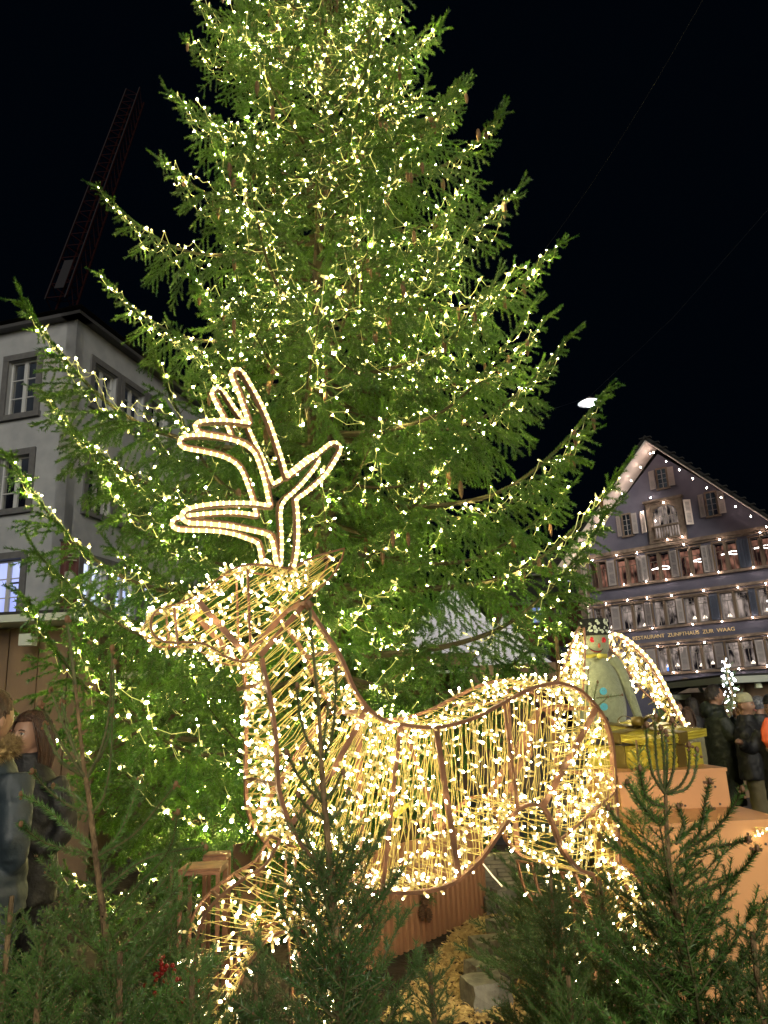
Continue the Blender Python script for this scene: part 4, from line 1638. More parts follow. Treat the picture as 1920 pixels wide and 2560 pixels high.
def antler(pts, k):
    t = smoothline(DNs([z6(p) for p in pts], k), 2)
    root = MB()
    root.ribbon(t, 0.030, 0.005, dpn)
    fo = root.obj('antler', 'copper_bar', deer)
    c = t.mean(axis=0)
    tg = np.gradient(t, axis=0)
    tg /= np.linalg.norm(tg, axis=1)[:, None] + 1e-9
    q = np.cross(tg, dpn)
    # outward side: the polygon runs clockwise or anticlockwise
    area = 0
    s2 = (t - c) @ dpb
    zz = t[:, 2]
    area = np.sum(s2[:-1] * zz[1:] - s2[1:] * zz[:-1])
    sg = 1 if (np.cross(dpb, (0, 0, 1.0)) @ dpn) * area < 0 else -1
    rp = t - q * sg * 0.0135 - dpn * 0.004
    # smooth the rope slightly so that it bends rather than folds
    rp[1:-1] = 0.25 * rp[:-2] + 0.5 * rp[1:-1] + 0.25 * rp[2:]
    r = MB()
    r.tube(rp, 0.0084, 8)
    ro = r.obj('rope_light', 'rope_body', fo, smooth=True)
    seg = np.linalg.norm(np.diff(rp, axis=0), axis=1)
    cu = np.concatenate([[0], np.cumsum(seg)])
    sp = MB()
    cl = MB()
    s = 0.01
    j = 0
    while s < cu[-1]:
        p = np.array([np.interp(s, cu, rp[:, c_]) for c_ in range(3)])
        p2 = np.array([np.interp(s + 0.01, cu, rp[:, c_]) for c_ in range(3)])
        d = p2 - p
        if np.linalg.norm(d) > 1e-5:
            sp.sphere(p - dpn * 0.001, (0.0085, 0.0080, 0.0084), 8, 5, R=frame_to(d))
            if j % 4 == 0:
                Rf = frame_to(d)
                ring = [p + Rf[:, 1] * 0.0115 * math.cos(a) + Rf[:, 2] * 0.0115 * math.sin(a) for a in np.arange(9) * PI / 4]
                cl.tube(ring, 0.0012, 4)
                tail = ring[rnd.randrange(8)]
                cl.tube([tail, tail + nrs.normal(size=3) * 0.012], 0.001, 3)
        s += rnd.uniform(0.024, 0.031)
        j += 1
    sp.obj('light_spot', 'rope_spot', fo, smooth=True, stuff=True)
    cl.obj('cable_ties', 'cord_glow', fo, stuff=True)


antler(ANT_N, 0.2)
antler(ANT_F, 0.75)
# ------------------------------------------------------------------ small firs in the foreground
mat('fir_needle', (0.058, 0.150, 0.026), 0.42, col2=(0.115, 0.225, 0.044), scale=14, rnd_obj=0.25, spec=0.5)
mat('fir_dark', (0.045, 0.12, 0.026), 0.42, col2=(0.085, 0.165, 0.038), scale=14, rnd_obj=0.25, spec=0.5)
mat('fir_twig', (0.17, 0.15, 0.06), 0.8, col2=(0.08, 0.08, 0.03), scale=60)
mat('fir_bark', (0.34, 0.22, 0.10), 0.85, col2=(0.12, 0.075, 0.035), scale=70, bump=0.8, stretch=(1, 1, 0.35))
mat('bud_brown', (0.22, 0.11, 0.05), 0.6)


def fir_branch(L, seed, m='fir_needle', dens=1.0):
    rs = np.random.RandomState(seed)
    mb = MB()
    n = 8
    ax = bend((0, 0, 0), (1, 0, rs.uniform(-0.1, 0.1)), L, n, -0.7 / max(L, .3) * 0.35, rs, 0.05)
    mb.tube(ax, np.linspace(0.0025 + 0.004 * L, 0.0013, n + 1), 5, mi=1)
    SA, SB, WA, WB = [], [], [], []
    for k in range(1, n):
        SA.append(ax[k])
        SB.append(ax[k + 1])

    def shoot(p, d, ln, lvl):
        m_ = max(2, int(ln / 0.04))
        q = bend(p, d, ln, m_, -0.9, rs, 0.10)
        for i in range(m_):
            SA.append(q[i])
            SB.append(q[i + 1])
            WA.append(q[i])
            WB.append(q[i + 1])
        tips.append((q[-1], q[-1] - q[-2]))
        if lvl < 2 and ln > 0.09:
            for i in range(1, m_):
                if rs.rand() < 0.85:
                    dd = (q[i + 1] - q[i]) if i < m_ else d
                    dd = dd / np.linalg.norm(dd)
                    lt = np.cross(dd, (0, 0, 1.0))
                    lt /= np.linalg.norm(lt) + 1e-6
                    sg = 1 if (i % 2) else -1
                    shoot(q[i], dd * 0.8 + lt * sg * 0.7 + np.array([0, 0, rs.uniform(-.1, .3)]), ln * (1 - i / (m_ + 1)) * rs.uniform(0.45, 0.7), lvl + 1)

    tips = [(ax[-1], ax[-1] - ax[-2])]
    s = 0.14 * L
    while s < L * 0.93:
        k = min(n - 1, int(s / L * n))
        f_ = s / L * n - k
        p = ax[k] * (1 - f_) + ax[k + 1] * f_
        d = ax[k + 1] - ax[k]
        d /= np.linalg.norm(d)
        lt = np.array([-d[1], d[0], 0])
        for sg in (-1, 1):
            if rs.rand() < 0.12:
                continue
            shoot(p, d * 0.72 + lt * sg * 0.75 + np.array([0, 0, rs.uniform(-0.12, 0.35)]), min(0.26, max(0.04, (L - s) * rs.uniform(0.4, 0.62))), 0)
        s += rs.uniform(0.03, 0.055)
    for d0 in (-0.5, 0.5):
        shoot(ax[-2], (0.9, d0, 0.15), 0.06, 2)
    mb.wires(WA, WB, 0.0012, mi=1)
    needles(mb, SA, SB, 1350 * dens, 0.0135, 0.0017, 0.9, rs, 0, upbias=0.35)
    for p, d in tips[::2]:
        mb.sphere(p, 0.0024, 5, 3, mi=2)
    return mb.mesh('fir_branch', [m, 'fir_twig', 'bud_brown'])


FB = {}
for mm in ('fir_needle', 'fir_dark'):
    for Lb in (0.22, 0.42, 0.68):
        FB[(mm, Lb)] = [fir_branch(Lb, int(Lb * 100) + 17 * k + (500 if mm == 'fir_dark' else 0), mm) for k in range(3)]
print('fir variant tris', [len(x[0].polygons) for x in FB.values()])


def put_fb(parent, p, az, up, L, mm, roll=None):
    Lb = min((0.22, 0.42, 0.68), key=lambda q: abs(math.log(q / L)))
    me = rnd.choice(FB[(mm, Lb)])
    R = Matrix.Rotation(az, 3, 'Z') @ Matrix.Rotation(-up, 3, 'Y') @ Matrix.Rotation(rnd.uniform(-0.35, 0.35) if roll is None else roll, 3, 'X')
    place('branch', me, parent, M4(np.array(R), p, L / Lb))


def shoots_obj(parent, paths, mm, r0=0.0032, dens=520, nl=0.011, ang=0.55, name='shoot'):
    """single year-old leaders: stem, short needles, bud; one object each"""
    for pts in paths:
        mb = MB()
        q = smoothline(pts, 4)
        mb.tube(q, np.linspace(r0 * .85, r0 * 0.5, len(q)), 6, mi=1)
        needles(mb, q[:-1], q[1:], dens * 2.2, nl * 1.15, 0.0021, ang, nrs, 0)
        mb.sphere(q[-1], (r0 * 1.5, r0 * 1.5, r0 * 2.0), 6, 5, mi=2)
        for k in range(3):
            v = nrs.normal(size=3) * r0 * 1.3
            mb.sphere(q[-1] + v - (q[-1] - q[-2]) * .4, r0 * 0.9, 5, 4, mi=2)
        mb.obj(name, [mm, 'fir_twig', 'bud_brown'], parent)


def fir(label, path, r_base, mm='fir_needle', rad=0.012, gap=0.07, per=6, top_skip=0.06, fill=1.0, name='small_fir', group='small firs planted around the deer', zmin=0.12, upr=(0.85, 0.2), taper=1.0):
    """path: trunk from ground to top (world points)"""
    path = np.array(path, float)
    seg = np.linalg.norm(np.diff(path, axis=0), axis=1)
    cu = np.concatenate([[0], np.cumsum(seg)])
    H = cu[-1]
    t = thing(name, (path[0][0], path[0][1], 0), label, 'fir tree', group)
    m = MB()
    q = smoothline(path, 4)
    m.tube(q, np.linspace(rad, rad * 0.35, len(q)), 9)
    m.obj('trunk', 'fir_bark', t, smooth=True)
    s = zmin
    off = rnd.uniform(0, 6)
    while s < H - top_skip:
        u = s / H
        p = np.array([np.interp(s, cu, path[:, c]) for c in range(3)])
        L = max(0.07, r_base * (1 - u) ** taper * rnd.uniform(0.9, 1.1) + 0.05)
        n = per if rnd.random() < fill else per - 1
        up = upr[1] + (upr[0] - upr[1]) * u
        for j in range(n):
            az = off + j * 2 * PI / n + rnd.uniform(-0.3, 0.3)
            put_fb(t, p + np.array([0, 0, rnd.uniform(-.4, .4) * gap]), az, up + rnd.uniform(-0.2, 0.2), L * rnd.uniform(0.72, 1.08), mm)
        off += 0.7
        s += gap * rnd.uniform(0.85, 1.2)
    return t


def down(pts, Y):
    """trunk path through photo points at distance Y, continued straight to the ground, listed from the ground up"""
    w = [P(x, y, Y) for x, y in pts]
    a, b = w[-2], w[-1]
    k = b[2] / max(1e-3, a[2] - b[2])
    g_ = b + (b - a) * min(k, 30)
    g_[2] = 0.0
    if abs(g_[0] - b[0]) > 0.25:
        g_[0] = b[0] + math.copysign(0.25, g_[0] - b[0])
    g_[1] = Y
    return [g_] + w[::-1]


# left foreground fir with bare whorl of leaders
YA = 1.75
tA = fir('sparse young fir at the left with a pale bare trunk and tall upright leaders', down([(188, 1712), (209, 1911), (219, 1970), (240, 2143), (262, 2312), (274, 2409)], YA), 0.46, 'fir_needle', 0.0095, 0.085, 5, top_skip=0.52, zmin=0.30, upr=(0.75, 0.25), taper=0.85)


def sp(pts, Y, dy=0.0):
    return [P(x, y, Y + dy * i / (len(pts) - 1)) for i, (x, y) in enumerate(pts)]


shoots_obj(tA, [sp([(188, 1712), (176, 1620), (168, 1548)], YA)], 'fir_needle', 0.0048)
shoots_obj(tA, [sp([(215, 1945), (160, 1870), (128, 1810), (101, 1759)], YA, -.1), sp([(215, 1945), (185, 1870), (165, 1800), (154, 1755)], YA, .12), sp([(213, 1940), (180, 1860), (150, 1790), (127, 1725)], YA, 0.05),
                sp([(218, 1940), (250, 1880), (272, 1790), (278, 1700), (280, 1620)], YA, -.06), sp([(218, 1945), (262, 1870), (281, 1790), (283, 1720), (286, 1655)], YA, .08), sp([(213, 1945), (150, 1900), (118, 1830), (112, 1810)], YA, .18)],
           'fir_needle', 0.0042)
shoots_obj(tA, [sp([(228, 2035), (165, 2010), (110, 1965), (80, 1928)], YA, -.1), sp([(230, 2035), (262, 1985), (278, 1880), (280, 1776)], YA, -.05), sp([(226, 2025), (180, 1985), (133, 1964)], YA, 0.1)], 'fir_needle', 0.0036, 800, 0.012, 0.7)
for (pts, dy) in [([(240, 2143), (330, 2090), (400, 2010), (440, 1960)], -.1), ([(232, 2120), (160, 2060), (100, 2010), (52, 1985)], .05), ([(236, 2140), (120, 2110), (60, 2070), (52, 2060)], -.15), ([(250, 2230), (360, 2150), (480, 2120), (515, 2118)], -.1),
                  ([(240, 2150), (300, 2080), (340, 1980), (345, 1950)], .1), ([(262, 2312), (330, 2230), (420, 2130), (445, 2030)], -.2)]:
    shoots_obj(tA, [sp(pts, YA, dy)], 'fir_needle', 0.0034, 1300, 0.013, 0.85)

# centre foreground fir
YB = 1.9
tB = fir('dark slender fir in the middle foreground, its leader crossing the deer chest', down([(798, 1790), (803, 1900), (812, 2020), (828, 2200), (840, 2382)], YB), 0.40, 'fir_dark', 0.012, 0.056, 6, top_skip=0.34, zmin=0.3, upr=(0.95, 0.5), taper=0.8)
shoots_obj(tB, [sp([(798, 1790), (790, 1700), (781, 1610), (773, 1510)], YB)], 'fir_dark', 0.0052, 900, 0.011, 0.6)
shoots_obj(tB, [sp([(802, 1898), (768, 1850), (749, 1780), (743, 1713)], YB, -.1), sp([(803, 1898), (828, 1850), (838, 1760), (840, 1671)], YB, -.08), sp([(802, 1896), (812, 1830), (822, 1760)], YB, .14),
                sp([(808, 2008), (770, 1970), (740, 1930), (716, 1880)], YB, -.12), sp([(808, 2008), (835, 1975), (850, 1940), (858, 1930)], YB, -.05), sp([(806, 2000), (775, 1940), (760, 1900)], YB, .1),
                sp([(814, 2050), (770, 2020), (745, 1985)], YB, -.1), sp([(816, 2060), (855, 2020), (872, 1975)], YB, .1)], 'fir_dark', 0.0040, 1100, 0.011, 0.75)

# right foreground fir
YC = 1.65
tC = fir('open young fir at the right, candelabrum of bare leaders before the gifts', down([(1664, 1986), (1668, 2100), (1677, 2200), (1700, 2330), (1722, 2440)], YC), 0.48, 'fir_needle', 0.010, 0.058, 6, top_skip=0.20, zmin=0.25, upr=(0.8, 0.4), taper=0.72)
shoots_obj(tC, [sp([(1662, 1984), (1634, 1940), (1618, 1870), (1616, 1812)], YC, -.05), sp([(1662, 1984), (1645, 1930), (1638, 1850), (1639, 1790)], YC, .05), sp([(1662, 1984), (1660, 1900), (1652, 1820)], YC, .02),
                sp([(1663, 1984), (1682, 1930), (1686, 1870), (1680, 1800)], YC, -.04), sp([(1664, 1984), (1668, 1900), (1664, 1830)], YC, .08), sp([(1664, 1984), (1700, 1965), (1722, 1920), (1722, 1862)], YC, -.06), sp([(1664, 1986), (1715, 1972), (1738, 1930), (1742, 1874)], YC, .03)],
           'fir_needle', 0.0036, 700, 0.010, 0.6)
for (pts, dy) in [([(1665, 2020), (1620, 2000), (1605, 1960), (1600, 1920)], -.1), ([(1668, 2060), (1620, 2030), (1590, 1990), (1568, 1955)], .05), ([(1700, 2130), (1750, 2080), (1762, 2010), (1774, 1952)], -.05), ([(1700, 2130), (1770, 2090), (1825, 2030), (1856, 1972)], -.1),
                  ([(1690, 2160), (1770, 2120), (1830, 2110), (1872, 2098)], -.08), ([(1700, 2240), (1800, 2210), (1860, 2170), (1893, 2120)], -.12), ([(1690, 2110), (1730, 2070), (1760, 2050), (1776, 2020)], .08), ([(1690, 2110), (1710, 2060), (1700, 2030), (1695, 2015)], 0),
                  ([(1660, 2150), (1600, 2110), (1550, 2060), (1520, 2020)], -.1), ([(1665, 2210), (1580, 2150), (1520, 2110), (1500, 2090)], 0)]:
    shoots_obj(tC, [sp(pts, YC, dy)], 'fir_needle', 0.0034, 1400, 0.013, 0.85)


def simple_fir(label, px, py, Y, r, mm='fir_needle', gap=0.07, per=6, **k):
    top = P(px, py, Y)
    return fir(label, [[top[0], Y, 0], [top[0] + rnd.uniform(-.02, .02), Y, top[2] * .5], list(top)], r, mm, 0.014, gap, per, top_skip=0.03, **k)


simple_fir('bushy low fir between the left fir and the deer foreleg', 430, 2150, 2.35, 0.42, 'fir_needle', 0.07)
simple_fir('small fir low at the left edge in front of the couple', 30, 2240, 1.7, 0.36, 'fir_needle', 0.065)
simple_fir('dense dark fir below the deer belly beside the wood chips', 1345, 2060, 4.3, 0.60, 'fir_dark', 0.075, 7)
simple_fir('low broad fir under the deer hind legs', 1375, 2170, 2.75, 0.44, 'fir_dark', 0.055, 7)
simple_fir('low fir filling the lower right corner', 1880, 2330, 1.5, 0.36, 'fir_dark', 0.055)
simple_fir('small fir between the deer hind leg and the right fir', 1500, 2200, 2.3, 0.42, 'fir_needle', 0.06)
simple_fir('bright green fir squeezed between the deer rump and the orange plinth', 1590, 1850, 3.95, 0.36, 'fir_needle', 0.08)
simple_fir('low fir at the bottom between the middle fir and the chips', 1075, 2430, 1.75, 0.30, 'fir_dark', 0.05)
simple_fir('low dark fir behind the left trunk', 300, 2380, 1.5, 0.34, 'fir_dark', 0.055)
simple_fir('short fir right of the deer foreleg at the bottom', 640, 2430, 1.9, 0.34, 'fir_dark', 0.055)
simple_fir('green fir behind the snowman, in front of the arched light frame', 1640, 1700, 6.0, 0.45, 'fir_needle', 0.10)
tS = simple_fir('thin fir with a sawn-off top left of the snowman', 1425, 1660, 5.6, 0.26, 'fir_needle', 0.16, 4)
m = MB()
m.tube([P(1398, 1760, 5.5), P(1396, 1660, 5.5), P(1391, 1592, 5.5)], [0.016, 0.014, 0.012], 8)
m.obj('sawn_stem', 'fir_bark', tS, smooth=True)

# thin fir far right wrapped in cold white lights
lt = P(1810, 1640, 9.0)
tl_ = fir('thin little fir with cold white lights behind the photographer', [[lt[0] + .1, 9.0, 0], [lt[0] + .05, 9, 1.0], list(lt)], 0.5, 'fir_dark', 0.02, 0.14, 4, zmin=0.5, group=None)
emis('led_cold', (0.85, 0.95, 1.0), 26.0)
emis('led_cold_dim', (0.85, 0.95, 1.0), 5.0)
fl2 = thing('fairy_lights', tuple(lt - [0, 0, 1]), 'cold white fairy lights spiralling up the thin little fir', 'string lights')
m = MB()
m.sphere((0, 0, 0), 0.016, 6, 5)
lc = m.mesh('cold_bulb', 'led_cold', True)
WA, WB, prev = [], [], None
for k in range(70):
    u = k / 70
    a = k * 0.85
    r = 0.02 + 0.12 * u ** 0.8
    p = np.array([lt[0] + r * math.cos(a) + 0.10 * u ** 2, 9.0 + r * math.sin(a), lt[2] - 0.03 - 0.85 * u + rnd.uniform(-.02, .02)])
    place('bulb', lc, fl2, M4(np.eye(3), p, rnd.uniform(0.35, 0.85)))
    if prev is not None:
        WA.append(prev)
        WB.append(p)
    prev = p
m = MB()
m.wires(WA, WB, 0.003)
m.obj('cable', 'iron_dark', fl2)

simple_fir('broad fir hiding the deer hind hooves, below the right fir', 1560, 2330, 1.95, 0.50, 'fir_needle', 0.05, 7)
simple_fir('broad fir in the lower middle right, in front of the stones', 1420, 2440, 1.7, 0.42, 'fir_needle', 0.05, 7)
simple_fir('bushy fir at the far lower left corner', 110, 2330, 1.4, 0.46, 'fir_needle', 0.045, 7)
simple_fir('small fir between the left and middle firs at the bottom edge', 480, 2420, 1.6, 0.34, 'fir_needle', 0.05, 7)
# ------------------------------------------------------------------ slatted planter, wood chips, stones
mat('slat_wood', (0.50, 0.25, 0.12), 0.6, col2=(0.40, 0.19, 0.09), scale=6, stretch=(1, 1, 0.15), bump=0.15)
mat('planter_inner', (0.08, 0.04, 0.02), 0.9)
mat('chips', (0.80, 0.58, 0.24), 0.8, rnd_obj=0.0, col2=(0.55, 0.36, 0.13), scale=30)
mat('basalt', (0.28, 0.26, 0.20), 0.85, col2=(0.16, 0.15, 0.12), scale=12, bump=0.6)
mat('wall_stone', (0.42, 0.37, 0.24), 0.85, col2=(0.24, 0.21, 0.14), scale=9, bump=0.6)


def G(x, y, z=0.0):
    d = ray(x, y)
    return CAM + d * ((z - CAM[2]) / d[2])


pa = G(880, 2445, 0.03)
pb = G(1207, 2289, 0.03)
topz = P(1335 / 1.659 + 400, 1900 + 262 / 1.659, float(pb[1]))[2]
pl = thing('slatted_planter', tuple((pa + pb) / 2), 'long reddish wooden planter box of upright slats standing under the deer belly', 'planter')
ex = (pb - pa)
ex[2] = 0
Lp = np.linalg.norm(ex)
ex /= Lp
ey = np.array([-ex[1], ex[0], 0])
if ey[1] < 0:
    ey = -ey
R = np.stack([ex, ey, np.array([0, 0, 1.0])], axis=1)
ns = int(Lp / 0.062)
slm = MB()
slm.box((0, 0, topz / 2), (0.030, 0.034, topz - 0.03))
slat_me = slm.mesh('slat', 'slat_wood')
for k in range(-6, ns + 1):
    p = pa + ex * (k + 0.5) * Lp / ns
    place('slat', slat_me, pl, M4(R @ np.array(Matrix.Rotation(rnd.uniform(-.01, .01), 3, 'Y')), (p[0], p[1], 0.02)))
depth = 0.9
for k in range(1, int(depth / 0.062)):
    p = pb + ey * k * 0.062
    place('slat', slat_me, pl, M4(R, (p[0], p[1], 0.02)))
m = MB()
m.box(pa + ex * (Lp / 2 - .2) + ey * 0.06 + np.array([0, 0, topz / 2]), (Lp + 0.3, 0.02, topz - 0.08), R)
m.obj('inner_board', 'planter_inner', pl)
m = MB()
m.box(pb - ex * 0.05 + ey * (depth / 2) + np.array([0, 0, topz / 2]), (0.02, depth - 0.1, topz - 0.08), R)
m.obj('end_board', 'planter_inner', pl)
# second, higher run of slats behind
ps = thing('slatted_planter', tuple(pa + ey * 1.1), 'shorter inner row of reddish slats seen through the deer flank', 'planter')
for k in range(0, ns - 6):
    p = pa + ex * (k + 0.5) * Lp / ns + ey * 1.0 + ex * 0.2
    place('slat', slat_me, ps, M4(R, (p[0], p[1], 0.02), 1.03))
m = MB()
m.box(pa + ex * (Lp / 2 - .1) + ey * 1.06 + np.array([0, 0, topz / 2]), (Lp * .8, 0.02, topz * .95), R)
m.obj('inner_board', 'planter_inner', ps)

# wood chips: thousands of thin flakes
cv, cf = [], []
n = 9000
cc = [(950, 2560), (1560, 2560), (1420, 2270), (1195, 2262)]
g4 = [G(*c, 0.03) for c in cc]
mb = MB()
for k in range(n):
    a, b = rnd.random(), rnd.random()
    p = (g4[0] * (1 - a) + g4[1] * a) * (1 - b) + (g4[3] * (1 - a) + g4[2] * a) * b
    if (p - pa) @ ey > -0.03 and (p - pa) @ ex < Lp + .02:
        continue
    p = p + np.array([0, 0, rnd.uniform(0.0, 0.03)])
    yaw, til = rnd.uniform(0, PI), rnd.gauss(0, 0.35)
    e1 = np.array([math.cos(yaw) * math.cos(til), math.sin(yaw) * math.cos(til), math.sin(til)])
    e2 = np.cross(e1, (rnd.gauss(0, .3), rnd.gauss(0, .3), 1))
    e2 /= np.linalg.norm(e2)
    l, w_ = rnd.uniform(0.015, 0.038), rnd.uniform(0.005, 0.010)
    cv += [p - e1 * l - e2 * w_, p + e1 * l - e2 * w_ * .6, p + e1 * l * 1.1 + e2 * w_, p - e1 * l * .9 + e2 * w_ * .8]
    q = len(cv) - 4
    cf.append([q, q + 1, q + 2, q + 3])
mb.add(cv, cf)
ch_ = tag(mb.obj('wood_chips', 'chips'), 'loose yellow wood chips spread beside the slatted planter', 'wood chips', kind='stuff')


def rock(name, c, s, rz, label, cat='stone', group=None, m_='basalt'):
    rs = np.random.RandomState(int(abs(c[0] * 977 + c[1] * 131)) % 9999)
    b = MB()
    V, F = [], []
    n = 3
    # box grid with displaced, slightly rounded vertices
    idx = {}
    for i in range(n + 1):
        for j in range(n + 1):
            for k in range(n + 1):
                if 0 < i < n and 0 < j < n and 0 < k < n:
                    continue
                v = np.array([i / n - .5, j / n - .5, k / n - .5])
                r_ = np.linalg.norm(v)
                v = v * (1 - 0.16 * max(0, r_ - 0.6)) + rs.normal(size=3) * 0.022
                idx[(i, j, k)] = len(V)
                V.append(v * np.array(s))
    for a in range(3):
        for side in (0, n):
            for i in range(n):
                for j in range(n):
                    q = []
                    for (di, dj) in ((0, 0), (1, 0), (1, 1), (0, 1)):
                        t_ = [0, 0, 0]
                        t_[a] = side
                        t_[(a + 1) % 3] = i + di
                        t_[(a + 2) % 3] = j + dj
                        q.append(idx[tuple(t_)])
                    F.append(q if side else q[::-1])
    V = np.array(V) @ np.array(Matrix.Rotation(rz, 3, 'Z')).T + np.array([c[0], c[1], c[2] + s[2] / 2])
    b.add(V, F)
    o = b.obj(name, m_)
    return tag(o, label, cat, group)


STN = [(1263, 2290, 0.16, 0.19, 0.3, 'upright grey stone block under the tail of the dark fir'), (1236, 2290, .13, .13, .1, 'small grey block at the far end of the wood chips'), (1253, 2370, .14, .17, .6, 'squared stone in the middle of the row edging the chips'),
       (1222, 2398, .20, .12, .2, 'flat-topped stone nearest the planter slats'), (1288, 2398, .15, .15, .9, 'grey stone block right of the flat-topped one'), (1215, 2450, .19, .10, .4, 'low broad stone half buried in the chips'),
       (1262, 2455, .18, .09, 1.1, 'low dark stone in the front of the row'), (1218, 2515, .22, .13, .3, 'large stone nearest the camera at the edge of the chips')]
for (x, y, s, h, rz, lab) in STN:
    c = G(x, y, 0.03)
    rock('stone_block', c, (s, s * 0.9, h), rz, lab, group='stone blocks edging the wood chips')
# dry stone wall behind the chips
wl0, wl1 = G(1195, 2262, 0.03), G(1330, 2262, 0.03)
dw = thing('dry_stone_wall', tuple((wl0 + wl1) / 2), 'low wall of thin stacked stones behind the wood chips', 'wall')
for r_ in range(11):
    x = wl0[0] - 0.3 + rnd.uniform(0, .06)
    while x < wl1[0] + 0.1:
        ww = rnd.uniform(0.07, 0.19)
        m = MB()
        m.box((x + ww / 2, wl0[1] + 0.12 + rnd.uniform(-.012, .012), 0.03 + r_ * 0.031 + 0.0145), (ww - 0.006, 0.16, 0.027), np.array(Matrix.Rotation(rnd.uniform(-.05, .05), 3, 'Z')))
        m.obj('stone', 'wall_stone', dw)
        x += ww
# lit rod lying by the wall
m = MB()
rdp = [P(1208, 2160, 4.9), P(1232, 2190, 4.8), P(1255, 2215, 4.7)]
m.tube(rdp, 0.004, 6)
tag(m.obj('light_tube', 'tube_body'), 'thin glowing light tube slanting behind the end of the slatted planter', 'light tube')
# pine cone hanging on the planter: greenery, cones
hp = float(pa[1] * .45 + pb[1] * .55) - 0.12
cl = thing('cone_decoration', tuple(P(1062, 2240, hp)), 'hanging sprig of greenery with brown pine cones on the planter slats', 'decoration')
m = MB()
A3, B3 = [], []
for k in range(16):
    p = P(1062 + rnd.uniform(-20, 20), 2225 + rnd.uniform(-15, 30), hp)
    A3.append(p)
    B3.append(p + np.array([rnd.uniform(-.07, .07), rnd.uniform(-.05, 0.02), rnd.uniform(-.12, .02)]))
needles(m, A3, B3, 900, 0.02, 0.002, 0.9, nrs)
m.obj('greenery', 'fir_needle', cl)
for (x, y) in [(1062, 2255), (1072, 2290), (1055, 2285)]:
    m = MB()
    c = P(x, y, hp - 0.04)
    for k in range(6):
        z = -0.035 + k * 0.014
        r_ = 0.030 * math.sin(PI * (k + 1) / 7.5)
        m.lathe([(r_ * .5, z + .012), (r_, z), (r_ * .6, z - 0.004)], 9, c)
    m.obj('pine_cone', 'cone_brown', cl)

# copper lantern frames at the left, behind the foreleg
for (x0, x1, y0, y1, Y, lab) in [(512, 562, 2152, 2330, 4.3, 'taller empty copper lantern frame left of the deer foreleg'), (452, 545, 2190, 2400, 3.9, 'wider empty copper lantern frame in front of the taller one')]:
    a, b = P(x0, y0, Y), P(x1, y0 - 3, Y)
    wd, zt_ = b[0] - a[0], a[2]
    ln = thing('lantern', ((a[0] + b[0]) / 2, Y + wd / 2, 0), lab, 'lantern')
    zb_ = 0.04
    for sx_ in (0, 1):
        for sy2 in (0, 1):
            m = MB()
            m.box((a[0] + wd * sx_, Y + wd * sy2, (zb_ + zt_) / 2), (0.018, 0.018, zt_ - zb_))
            m.obj('post', 'copper_bar', ln)
    for zz_ in (zb_, zt_):
        m = MB()
        for k in (0, 1):
            m.box((a[0] + wd / 2, Y + wd * k, zz_ + .009), (wd + 0.018, 0.019, 0.018))
            m.box((a[0] + wd * k, Y + wd / 2, zz_ + .010), (0.020, wd - 0.019, 0.018))
        m.obj('ring', 'copper_bar', ln)
    m = MB()
    m.box((a[0] + wd / 2, Y + wd / 2, zt_ + 0.025), (wd * 1.12, wd * 1.12, 0.008))
    m.obj('roof_plate', 'copper_bar', ln)

# red berry bunches in the low firs
mat('berry_red', (0.45, 0.03, 0.02), 0.3)
for (x, y, Y, lab) in [(408, 2430, 2.2, 'bunch of red berries at the foot of the left fir'), (472, 2470, 2.1, 'bunch of red berries beside the deer foreleg')]:
    bt = thing('berry_bunch', tuple(P(x, y, Y)), lab, 'berries')
    m = MB()
    c0 = P(x, y, Y)
    for k in range(26):
        m.sphere(c0 + nrs.normal(size=3) * np.array([0.016, 0.014, 0.028]), 0.0065, 7, 5)
    m.obj('berries', 'berry_red', bt, smooth=True, stuff=True)
    m = MB()
    m.tube([c0 - [0, 0, .25], c0 - [0.01, 0, .1], c0], 0.0025, 5)
    m.obj('stalk', 'fir_twig', bt)

# ------------------------------------------------------------------ orange plinths
mat('plinth_orange', (0.70, 0.34, 0.13), 0.5, col2=(0.54, 0.25, 0.09), scale=2.2, detail=9, bump=0.08)
mat('screw_dark', (0.08, 0.05, 0.03), 0.5)


def plinth(label, tl, tr, Y, yaw, depth, screws):
    a, b = P(*tl, Y), P(*tr, Y)
    L = b[0] - a[0]
    zt = (a[2] + b[2]) / 2
    ex_ = np.array([math.cos(yaw), math.sin(yaw), 0])
    ey_ = np.array([-ex_[1], ex_[0], 0])
    R_ = np.stack([ex_, ey_, np.array([0, 0, 1.0])], axis=1)
    t = thing('plinth', (a[0] + L / 2, Y + depth / 2, 0), label, 'plinth')
    o = np.array([a[0], Y, 0])
    m = MB()
    m.box(o + ex_ * L / 2 + ey_ * 0.009 + [0, 0, zt / 2], (L, 0.018, zt), R_)
    m.obj('front_panel', 'plinth_orange', t)
    for k in (0, 1):
        m = MB()
        m.box(o + ex_ * (0.009 + k * (L - .018)) + ey_ * (depth / 2 + .0095) + [0, 0, zt / 2 - .0005], (0.017, depth - 0.02, zt - .001), R_)
        m.obj('side_panel', 'plinth_orange', t)
    m = MB()
    m.box(o + ex_ * L / 2 + ey_ * (depth / 2) + [0, 0, zt + 0.0092], (L + .012, depth + .012, 0.018), R_)
    m.obj('top_panel', 'plinth_orange', t)
    for (u, v) in screws:
        m = MB()
        c = o + ex_ * L * u + ey_ * (-0.001) + [0, 0, zt * v]
        m.tube([c, c - ey_ * 0.004], 0.006, 8)
        m.obj('screw', 'screw_dark', t)
    return t, o, ex_, ey_, L, zt


